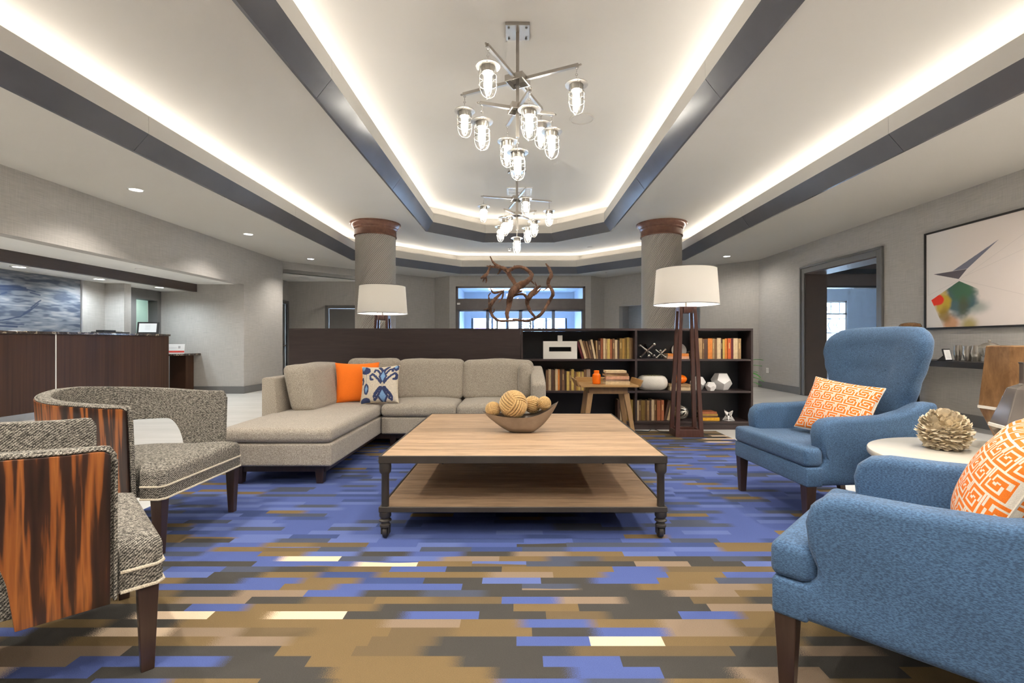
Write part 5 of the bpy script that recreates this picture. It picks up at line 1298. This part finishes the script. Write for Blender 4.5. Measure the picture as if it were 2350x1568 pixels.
# ------------------------------------------------------------------ driftwood sculpture on a hidden plinth
dw = thing('driftwood_sculpture', 'twisting brown driftwood sculpture rising behind the partition', 'sculpture', (0.0, 7.0, FZ))
MB().box(-0.42, 0.42, -0.18, 0.18, 0, 1.22).build('pedestal', M['darkwood'], dw, bevel=0.004)
def zp(u, v, dy=0.0): return ((1080+u/4.357-VX)/FPX*7.0, dy, CAMZ+(VY-(400+v/4.357))/FPX*7.0-FZ)
BR = [([(195, 820), (215, 860), (240, 895), (290, 935), (335, 945), (370, 965), (395, 1020), (425, 1065), (450, 1110), (470, 1150)], [5, 7, 10, 15, 17, 19, 16, 15, 14, 13], 0.02),
      ([(165, 918), (200, 918), (250, 925), (295, 935)], [5, 8, 10, 14], 0.0),
      ([(198, 920), (180, 960), (165, 1000), (145, 1030), (110, 1045)], [9, 10, 11, 14, 8], -0.04),
      ([(150, 1030), (160, 1060), (155, 1090)], [8, 6, 3], -0.05), ([(140, 1035), (128, 1060), (122, 1078)], [7, 5, 2], -0.04),
      ([(270, 1000), (285, 975), (300, 945)], [3, 6, 10], 0.0),
      ([(375, 965), (405, 955), (440, 935), (490, 938), (540, 948), (590, 975), (612, 1010), (600, 1050), (560, 1085), (510, 1105), (460, 1135), (420, 1170), (400, 1215), (390, 1270), (380, 1330), (362, 1400), (375, 1450)], [14, 15, 13, 12, 13, 15, 16, 17, 21, 27, 31, 28, 22, 20, 19, 15, 11], -0.06),
      ([(440, 935), (430, 920), (440, 915)], [6, 4, 2], -0.04),
      ([(590, 1060), (620, 1080), (638, 1105)], [8, 6, 2], -0.05),
      ([(430, 1170), (470, 1175), (515, 1170)], [24, 16, 4], -0.05),
      ([(755, 885), (785, 915), (803, 960), (812, 1010), (785, 1045), (778, 1085), (795, 1120), (822, 1165), (826, 1205), (800, 1250), (770, 1300), (735, 1360), (690, 1415), (640, 1440), (570, 1468), (480, 1458), (420, 1450)], [5, 10, 12, 14, 15, 13, 12, 13, 14, 12, 12, 12, 13, 12, 11, 9, 7], 0.08),
      ([(785, 1100), (765, 1135), (728, 1158)], [8, 5, 2], 0.07),
      ([(700, 1108), (665, 1130), (635, 1165), (600, 1210), (570, 1245), (565, 1290), (590, 1350), (620, 1400), (650, 1430)], [7, 15, 19, 22, 20, 15, 12, 10, 8], 0.10),
      ([(645, 1068), (660, 1100), (668, 1125)], [2, 6, 9], 0.09), ([(705, 1140), (670, 1170), (630, 1200)], [4, 9, 12], 0.06),
      ([(342, 1160), (305, 1195), (265, 1235), (225, 1290), (195, 1325), (200, 1375), (225, 1430), (290, 1475), (390, 1470), (500, 1462)], [3, 9, 12, 14, 16, 12, 10, 9, 8, 7], -0.10),
      ([(205, 1152), (220, 1185), (250, 1195), (290, 1192), (325, 1175)], [3, 8, 9, 9, 5], -0.12),
      ([(185, 1250), (182, 1215), (205, 1195)], [4, 5, 4], -0.12), ([(190, 1240), (185, 1290), (192, 1325)], [4, 5, 8], -0.11),
      ([(328, 1180), (322, 1225), (305, 1260), (285, 1287)], [8, 7, 5, 2], -0.06),
      ([(405, 1230), (440, 1205), (490, 1198), (535, 1205), (565, 1240)], [12, 10, 8, 9, 12], 0.0),
      ([(135, 1358), (165, 1350), (200, 1335)], [2, 6, 9], -0.08), ([(215, 1390), (235, 1375), (240, 1345)], [6, 5, 3], -0.06)]
for pts, rad, dy in BR:
    k = 7.0/FPX/4.357; P = []; Rr = []
    for (a, b) in zip(range(len(pts)-1), range(1, len(pts))):
        for q in range(3):
            f = q/3; P.append((pts[a][0]*(1-f)+pts[b][0]*f, pts[a][1]*(1-f)+pts[b][1]*f)); Rr.append(rad[a]*(1-f)+rad[b]*f)
    P.append(pts[-1]); Rr.append(rad[-1])
    n = len(P); sm = [P[0]]+[((P[i-1][0]+2*P[i][0]+P[i+1][0])/4, (P[i-1][1]+2*P[i][1]+P[i+1][1])/4) for i in range(1, n-1)]+[P[-1]]
    MB().tube([zp(u, v, dy+0.05*math.sin(i*0.5)) for i, (u, v) in enumerate(sm)], [max(0.005, 1.3*r*k*(0.90+0.20*random.random())) for r in Rr], 10, jit=0.13).build('branch', M['driftwood'], dw, smooth=45)
MB().tube([zp(375, 1440, -0.06), (zp(375, 1440)[0], -0.06, 1.22)], 0.010, 8).tube([zp(600, 1455, 0.08), (zp(600, 1455)[0], 0.08, 1.22)], 0.010, 8).tube([zp(270, 1465, -0.10), (zp(270, 1465)[0], -0.10, 1.22)], 0.010, 8).build('support_rod', M['steeldark'], dw)

# ------------------------------------------------------------------ chandeliers
def chandelier(label):
    t = thing('chandelier', label, 'chandelier', (0, 0, 0), 0, 'nickel lantern chandeliers')
    st = M['steel']
    can = MB().box(-0.125, 0.125, -0.125, 0.125, -0.035, -0.0005).build('canopy', st, t, bevel=0.003)
    for sx in (-1, 1):
        for sy in (-1, 1): MB().lathe([(0.012, -0.036), (0.010, -0.048), (0.001, -0.050)], 8, (sx*0.09, sy*0.09, 0)).build('bolt', M['steeldark'], can)
    MB().box(-0.017, 0.017, -0.017, 0.017, -1.12, -0.035).build('stem', st, t, bevel=0.003)
    def frame_lantern():
        cap = MB().lathe([(0.001, 0.0), (0.02, 0.0), (0.045, -0.004), (0.100, -0.018), (0.113, -0.026), (0.113, -0.031), (0.066, -0.034), (0.064, -0.05), (0.056, -0.088), (0.001, -0.088)], 28).build('lantern', st, t, smooth=35)
        MB().lathe([(0.070, -0.038), (0.072, -0.10), (0.074, -0.20), (0.070, -0.245), (0.055, -0.283), (0.030, -0.303), (0.001, -0.310)], 28).build('glass_globe', M['glass'], cap, smooth=60)
        MB().lathe([(0.001, -0.088), (0.034, -0.090), (0.036, -0.12), (0.038, -0.20), (0.033, -0.232), (0.020, -0.250), (0.001, -0.257)], 20).build('bulb', M['bulb'], cap, smooth=60)
        mb = MB()
        for k in range(4):
            a = k*PI/2+0.3; c, s = math.cos(a), math.sin(a)
            pr = [(0.074, -0.036), (0.080, -0.10), (0.081, -0.20), (0.075, -0.25), (0.058, -0.292), (0.030, -0.314), (0.0, -0.320)]
            mb.tube([(r*c, r*s, z) for r, z in pr], 0.0035, 6)
        mb.torus((0, 0, -0.12), 0.081, 0.0035, n=28).torus((0, 0, -0.195), 0.082, 0.0035, n=28)
        mb.build('cage', st, cap, smooth=60)
        mb = MB()
        for k in range(5): mb.torus((0, 0, 0.012+k*0.030), 0.011, 0.0026, 'x' if k % 2 else 'y', 12, 5)
        mb.build('chain', st, cap, smooth=60)
        MB().sphere((0.0, -0.105, -0.040), 0.006, 8, 5).build('thumb_screw', M['steeldark'], cap)
        return cap
    proto = [frame_lantern()]
    def lantern(p):
        if proto: c = proto.pop(); keep.append(c)
        else: c = copy_tree(keep[0], t)
        c.location = p
    keep = []
    def hub(z, ang, L, half, drop):
        h = MB()
        for k in range(4):
            pass
        a0 = R(ang)
        h.lathe([(half*1.414, z+0.03), (half*1.414, z-0.03), (half*1.25, z-0.032), (half*1.25, z+0.032)], 4, ph=a0+PI/4, caps=False)
        h.f += [(h_, (h_+1) % 4, 12+(h_+1) % 4, 12+h_) for h_ in range(4)]
        hb_ = h.build('hub_ring', st, t)
        MB().lathe([(half*1.2, z+0.02), (half*1.2, z+0.03), (0.02, z+0.03), (0.02, z-0.06), (0.03, z-0.06)], 4, ph=a0+PI/4).build('hub_cone', st, hb_)
        for k in range(4):
            a = a0+k*PI/2; c, s = math.cos(a), math.sin(a); w = 0.016
            def pt(d, o, zz): return (c*d-s*o, s*d+c*o, zz)
            q = [pt(half*0.98, -w, z-w), pt(L, -w, z-w), pt(L, w, z-w), pt(half*0.98, w, z-w)]
            u = [pt(half*0.98, -w, z+w), pt(L, -w, z+w), pt(L, w, z+w), pt(half*0.98, w, z+w)]
            am = MB().hexa(q, u).build('arm', st, t, bevel=0.002)
            MB().tube([pt(L, 0, z), pt(L+0.014, 0, z), pt(L+0.016, 0, z), pt(L+0.028, 0, z), pt(L+0.034, 0, z)], [0.007, 0.007, 0.012, 0.010, 0.003], 8).build('finial', st, am, smooth=40)
            lantern(pt(L-0.02, 0, z-drop))
    hub(-0.53, -25, 0.66, 0.10, 0.16); hub(-0.823, -72.5, 0.40, 0.085, 0.16)
    lantern((0, 0, -1.25))
    return t
ch1 = chandelier('nearer nickel chandelier with nine caged lanterns'); ch1.location = (-0.01, 4.98, ZI)
ch2 = copy_tree(ch1); ch2['label'] = 'farther nickel chandelier with nine caged lanterns'; ch2.location = (-0.03, 9.08, ZI); ch2.rotation_euler = (0, 0, R(39))

# ------------------------------------------------------------------ reception desk
ds = thing('reception_desk', 'long dark striped wood reception desk with marble counter', 'desk', (-6.92, 6.0, FZ))
dk = lambda nm, x0, x1, y0, y1, z0, z1, m, bv=0.002: MB().box(x0+6.92, x1+6.92, y0-6.0, y1-6.0, z0-FZ, z1-FZ).build(nm, m, ds, bevel=bv)
for a, b in ((2.51, 4.83), (4.85, 7.16), (7.18, 9.485)): dk('front_panel', -6.95, -6.92, a, b, 0.10, 1.222, M['deskwood'])
for y in (4.84, 7.17): dk('metal_strip', -6.945, -6.918, y-0.008, y+0.008, 0.10, 1.222, M['soffit'])
dk('carcass', -7.30, -6.951, 2.51, 9.45, 0.10, 1.22, M['deskwood']); dk('end_panel', -7.30, -6.921, 9.451, 9.486, 0.10, 1.222, M['deskwood'])
dk('plinth', -7.30, -6.97, 2.55, 9.44, FZ, 0.10, M['steel'])
dk('countertop', -7.32, -6.895, 2.5, 9.505, 1.223, 1.260, M['marble'], 0.006)
sd = thing('side_counter', 'low stone-topped counter between desk end and wall', 'counter', (-7.1, 9.93, FZ))
MB().box(-0.24, 0.245, -0.42, 0.418, 0.835, 0.872).build('stone_top', M['marble'], sd, bevel=0.004)
MB().box(-0.24, 0.10, 0.15, 0.40, 0, 0.834).build('support_panel', M['deskwood'], sd, bevel=0.003)
# things on the counters
nf = thing('notice_frame', 'dark standing frame with a white notice on the reception counter', 'frame', (-7.16, 9.25, 1.2605), R(8))
f0 = MB().box(-0.19, 0.19, -0.008, 0.012, 0, 0.235).build('frame', M['frame'], nf, bevel=0.003); f0.rotation_euler = (R(-8), 0, 0)
p0_ = MB().box(-0.155, 0.155, -0.0105, -0.0085, 0.035, 0.205).build('paper', M['paper'], nf); p0_.rotation_euler = (R(-8), 0, 0)
mb = MB()
for k in range(6): mb.box(-0.04-0.012*(k % 2), 0.04+0.012*(k % 2), -0.0112, -0.0106, 0.08+k*0.018, 0.083+k*0.018)
p1_ = mb.build('printed_lines', M['ink'], nf); p1_.rotation_euler = (R(-8), 0, 0)
MB().box(-0.02, 0.02, 0.015, 0.11, 0, 0.01).build('easel_foot', M['frame'], nf)
pn = thing('pen_tray', 'low dark desk organiser on the reception counter', 'organiser', (-7.1, 8.35, 1.2605))
MB().box(-0.10, 0.10, -0.28, 0.28, 0, 0.02).build('tray', M['black'], pn, bevel=0.004)
MB().box(-0.07, 0.07, -0.22, 0.02, 0.0205, 0.05).build('box', M['frame'], pn, bevel=0.004)
MB().tube([(0.02, 0.05, 0.026), (0.03, 0.20, 0.032)], 0.006, 6).build('pen', M['steel'], pn)
bk_ = thing('brochure_card', 'white brochure card with a red band on the side counter', 'card', (-7.01, 9.78, 0.867), R(14))
c0 = MB().box(-0.165, 0.165, -0.003, 0.003, 0, 0.20).build('card', M['paper'], bk_); c0.rotation_euler = (R(-10), 0, 0)
c1 = MB().box(-0.164, 0.164, -0.0045, -0.0032, 0.025, 0.062).build('red_band', M['red'], bk_); c1.rotation_euler = (R(-10), 0, 0)
c2 = MB().box(0.05, 0.09, -0.0045, -0.0032, 0.11, 0.16).box(-0.12, 0.03, -0.0045, -0.0032, 0.118, 0.122).build('drawing', M['ink'], bk_); c2.rotation_euler = (R(-10), 0, 0)
bp = MB().box(-0.08, 0.08, -0.11, 0.11, 0, 0.012).build('leaflet_pile', M['paper'], None, loc=(-7.22, 9.70, 0.867)); tag(bp, 'small pile of leaflets beside the brochure card', 'leaflets')

# ------------------------------------------------------------------ mural and painting (flat prints, colour painted per vertex)
def painted(name, w, h, nx, ny, fn, m, parent):
    gx, gy = np.meshgrid(np.linspace(0, 1, nx+1), np.linspace(0, 1, ny+1)); u, v = gx.ravel(), gy.ravel()
    V = np.stack([u*w, np.zeros_like(u), v*h], 1)
    F = [(j*(nx+1)+i, j*(nx+1)+i+1, (j+1)*(nx+1)+i+1, (j+1)*(nx+1)+i) for j in range(ny) for i in range(nx)]
    me = bpy.data.meshes.new(name); me.from_pydata(V.tolist(), [], F)
    c = np.clip(fn(u, v), 0, 1); ca = me.color_attributes.new('Col', 'FLOAT_COLOR', 'POINT')
    ca.data.foreach_set('color', np.concatenate([c, np.ones((len(c), 1))], 1).astype(np.float32).ravel())
    me.materials.append(m); o = bpy.data.objects.new(name, me); COL.objects.link(o); o.parent = parent
    return o
def vnoise(u, v, fx, fy, seed):
    r_ = np.random.RandomState(seed); G = r_.rand(int(fx)+3, int(fy)+3)
    x, y = u*fx, v*fy; i, j = np.floor(x).astype(int), np.floor(y).astype(int); a, b = x-i, y-j; a, b = a*a*(3-2*a), b*b*(3-2*b)
    return G[i, j]*(1-a)*(1-b)+G[i+1, j]*a*(1-b)+G[i, j+1]*(1-a)*b+G[i+1, j+1]*a*b
def lerp(c, col, a): return c*(1-a[:, None])+np.array(col)[None, :]*a[:, None]
def sstep(e0, e1, x): t_ = np.clip((x-e0)/(e1-e0), 0, 1); return t_*t_*(3-2*t_)
def mural(u, v):
    n = 0.45*vnoise(u, v, 13, 24, 1)+0.35*vnoise(u, v, 28, 48, 2)+0.2*vnoise(u, v, 60, 90, 3)
    c = lerp(np.tile(np.array((0.17, 0.185, 0.215)), (len(u), 1)), (0.055, 0.072, 0.11), sstep(0.48, 0.70, n)); c = lerp(c, (0.27, 0.27, 0.285), sstep(0.46, 0.30, n))
    # u: 0 near .. 1 far end; v: 0 bottom .. 1 top
    S = [([(0.50, 0.16), (0.60, 0.24), (0.66, 0.36), (0.71, 0.50)], 0.010), ([(0.62, 0.30), (0.67, 0.40)], 0.014), ([(0.665, 0.42), (0.71, 0.54), (0.725, 0.57)], 0.012), ([(0.40, 0.13), (0.50, 0.16)], 0.008),
         ([(0.40, 0.74), (0.55, 0.78), (0.63, 0.77)], 0.022), ([(0.45, 0.70), (0.56, 0.73), (0.64, 0.74)], 0.016), ([(0.63, 0.76), (0.69, 0.73)], 0.012), ([(0.66, 0.70), (0.72, 0.67)], 0.012), ([(0.46, 0.58), (0.52, 0.66)], 0.014), ([(0.42, 0.06), (0.58, 0.05)], 0.016), ([(0.52, 0.10), (0.62, 0.09)], 0.010)]
    for p, w in S: c = lerp(c, (0.02, 0.035, 0.085), 0.92*sstep(w*0.28, w*0.14, seg_dist(u, v*0.28, [(0.64+(a-0.40)*0.6, (0.25+b*0.7)*0.28) for a, b in p])))
    return c
mu = thing('wall_mural', 'blue-grey wave mural behind the reception desk', 'mural', (-7.699, 4.2, 1.0))
o = painted('mural_print', 4.22, 1.195, 420, 200, mural, M['attr_print'], mu); o.rotation_euler = (0, 0, PI/2)
MB().box(0, 0.012, 4.22, 4.245, 0, 1.195).build('edge_strip', M['steel'], mu)
def painting(u, v):
    # u 0 = left (far) edge, v 0 = bottom; drawing space measured from the photograph
    c = np.tile(np.array((0.80, 0.71, 0.66)), (len(u), 1)); c = lerp(c, (0.82, 0.79, 0.77), sstep(0.5, 0.0, u)*0.8)
    n1, n2 = vnoise(u, v, 18, 18, 5), vnoise(u, v, 45, 45, 6); wob = (n1-0.5)*0.05+(n2-0.5)*0.02
    def tri(a, b, d):
        s = lambda p, q: (q[0]-p[0])*(v-p[1])-(q[1]-p[1])*(u-p[0])
        e = [s(a, b), s(b, d), s(d, a)]; return (np.minimum.reduce(e) > 0)|(np.maximum.reduce(e) < 0)
    e0 = 0.0
    for a, b in (((0.02, 0.35), (0.30, 0.47)), ((0.30, 0.47), (0.78, 0.80)), ((0.30, 0.47), (0.95, 0.18)), ((0.35, 0.50), (1.0, 0.75)), ((0.02, 0.35), (0.02, 0.62))): c = lerp(c, (0.50, 0.44, 0.42), 0.45*sstep(0.0026, 0.0008, seg_dist(u, v, [a, b])))
    def blob(cx, cy, rx, ry, col, al=1.0, soft=0.55): 
        d = np.sqrt(((u-cx)/rx)**2+((v-cy)/ry)**2)+wob*4; nonlocal_c[0] = lerp(nonlocal_c[0], col, al*sstep(1.0, soft, d)*clip)
    L1_, L2_ = (v < 0.458+(u-0.295)*0.66), (v < 0.458-(u-0.295)*0.66)
    clip = (L1_ & L2_ & (v > 0.30-(u-0.045)*2.6)).astype(float); nonlocal_c = [c]
    blob(0.42, 0.18, 0.16, 0.10, (0.25, 0.32, 0.28), 0.75, 0.2)
    blob(0.38, 0.02, 0.10, 0.12, (0.42, 0.33, 0.05), 0.8, 0.2); blob(0.22, 0.03, 0.10, 0.14, (0.65, 0.30, 0.12), 0.85, 0.4)
    blob(0.30, 0.28, 0.17, 0.22, (0.045, 0.12, 0.14), 0.95, 0.6); blob(0.32, 0.36, 0.15, 0.16, (0.06, 0.16, 0.075), 0.9, 0.35); blob(0.33, 0.20, 0.07, 0.16, (0.10, 0.10, 0.03), 0.7, 0.2)
    blob(0.15, 0.25, 0.09, 0.16, (0.62, 0.42, 0.02), 0.95, 0.55); blob(0.17, 0.12, 0.08, 0.12, (0.28, 0.17, 0.02), 0.8, 0.3); blob(0.10, 0.29, 0.075, 0.07, (0.90, 0.035, 0.004), 1.0, 0.75)
    c = nonlocal_c[0]
    m1 = tri((0.07, 0.565), (0.36, 0.565), (0.292, 0.478)); c[m1] = (0.125, 0.105, 0.12)
    m2 = tri((0.24, 0.568), (0.362, 0.568), (0.60, 0.79)); c[m2] = (0.21, 0.21, 0.27)
    return c
pa = thing('framed_painting', 'large abstract painting with a grey bird-like shape over colour washes', 'painting', (XR-0.001, 6.99, 1.285))
pw, ph_ = 1.80, 1.395
o = painted('canvas', pw-0.05, ph_-0.05, 520, 404, painting, M['attr_print'], pa); o.rotation_euler = (0, 0, -PI/2); o.location = (-0.022, -0.025, 0.025)
MB().box(-0.020, 0.0, -pw+0.02, -0.02, 0.02, ph_-0.02).build('backing', M['frame'], pa)
for (a, b, c, d) in ((-0.025, 0, 0, ph_), (-pw, -pw+0.025, 0, ph_), (-pw+0.025, -0.025, 0, 0.025), (-pw+0.025, -0.025, ph_-0.025, ph_)): MB().box(-0.04, 0.0, a, b, c, d).build('frame_bar', M['frame'], pa, bevel=0.002)

# ------------------------------------------------------------------ console under the painting
co = thing('wall_console', 'dark wall console table under the painting', 'table', (5.70, 5.9, FZ))
MB().box(-0.25, 0.225, -1.3, 1.25, 0.79, 0.868).build('console_top', M['frame'], co, bevel=0.004)
for y in (-1.25, 1.15): MB().box(-0.23, 0.20, y, y+0.06, 0, 0.789).build('leg_panel', M['frame'], co, bevel=0.003)
CZ = 0.863
jr = thing('lidded_jar', 'glass jar with brown lid behind the wing chair', 'jar', (5.68, 6.95, CZ))
MB().lathe([(0.001, 0), (0.10, 0), (0.12, 0.03), (0.12, 0.44), (0.105, 0.455), (0.10, 0.455)], 32).build('jar_body', M['glass'], jr, smooth=45)
MB().lathe([(0.001, 0.462), (0.128, 0.462), (0.134, 0.475), (0.115, 0.505), (0.06, 0.522), (0.001, 0.526)], 32).build('lid', M['vasewood'], jr, smooth=45)
cf2 = thing('card_frame', 'small black standing frame with a white card on the console', 'frame', (5.50, 6.13, CZ+0.0008), R(20))
q = MB().box(-0.075, 0.075, -0.006, 0.006, 0, 0.155).build('frame', M['black'], cf2, bevel=0.002); q.rotation_euler = (R(-12), 0, 0)
q = MB().box(-0.062, 0.062, -0.0075, -0.0063, 0.013, 0.142).build('card', M['paper'], cf2); q.rotation_euler = (R(-12), 0, 0)
mb = MB()
for k in range(5): mb.box(-0.035, 0.035, -0.0083, -0.0077, 0.04+k*0.018, 0.043+k*0.018)
q = mb.build('printed_lines', M['ink'], cf2); q.rotation_euler = (R(-12), 0, 0)
MB().hexa([(-0.02, 0.02, 0), (0.02, 0.02, 0), (0.02, 0.12, 0), (-0.02, 0.12, 0)], [(-0.01, 0.02, 0.09), (0.01, 0.02, 0.09), (0.01, 0.03, 0.09), (-0.01, 0.03, 0.09)]).build('easel_foot', M['black'], cf2)
for (x, y, r, h, l, m) in ((5.68, 6.06, 0.055, 0.19, 'silver cup vase nearest the card on the console', 'silver'), (5.66, 5.92, 0.062, 0.20, 'second silver cup vase on the console', 'silver'), (5.72, 6.24, 0.05, 0.20, 'pale silver vase half hidden by the wing chair', 'silver')):
    o = MB().lathe([(0.001, 0), (r*0.55, 0), (r*0.6, 0.01), (r, h*0.55), (r*0.8, h*0.9), (r*0.85, h), (r*0.75, h), (r*0.7, h*0.88), (r*0.9, h*0.55), (0.001, 0.02)], 24).build('silver_vase', M[m], None, loc=(x, y, CZ+0.0008), smooth=45); tag(o, l, 'vase', 'silver vases on the console')
gd = thing('glass_dome', 'clear glass apothecary dome with knob lid on the console', 'jar', (5.62, 5.72, CZ+0.0008))
MB().lathe([(0.001, 0), (0.05, 0), (0.05, 0.012), (0.012, 0.02), (0.012, 0.045), (0.06, 0.06), (0.095, 0.12), (0.10, 0.16), (0.095, 0.17)], 28).build('bowl', M['glass'], gd, smooth=45)
MB().lathe([(0.098, 0.171), (0.085, 0.205), (0.045, 0.228), (0.012, 0.234), (0.012, 0.245), (0.020, 0.255), (0.012, 0.268), (0.001, 0.27)], 28).build('lid', M['silver'], gd, smooth=45)
ty = MB().box(-0.10, 0.10, -0.22, 0.22, 0, 0.012).build('silver_tray', M['silver'], None, loc=(5.56, 5.38, CZ+0.0008), bevel=0.004); tag(ty, 'flat silver tray on the console', 'tray')

# glimpse of the back office behind reception
of = thing('office_picture', 'black panel in a thin pale frame in the back office', 'picture', (-8.679, 11.31, 1.60))
MB().box(0, 0.012, -0.08, 0.08, 0, 0.46).build('panel', M['black'], of)
for (a, b, c, d) in ((-0.09, -0.075, -0.01, 0.47), (0.075, 0.09, -0.01, 0.47), (-0.075, 0.075, -0.01, 0.004), (-0.075, 0.075, 0.456, 0.47)): MB().box(0, 0.016, a, b, c, d).build('frame_bar', M['soffit'], of)
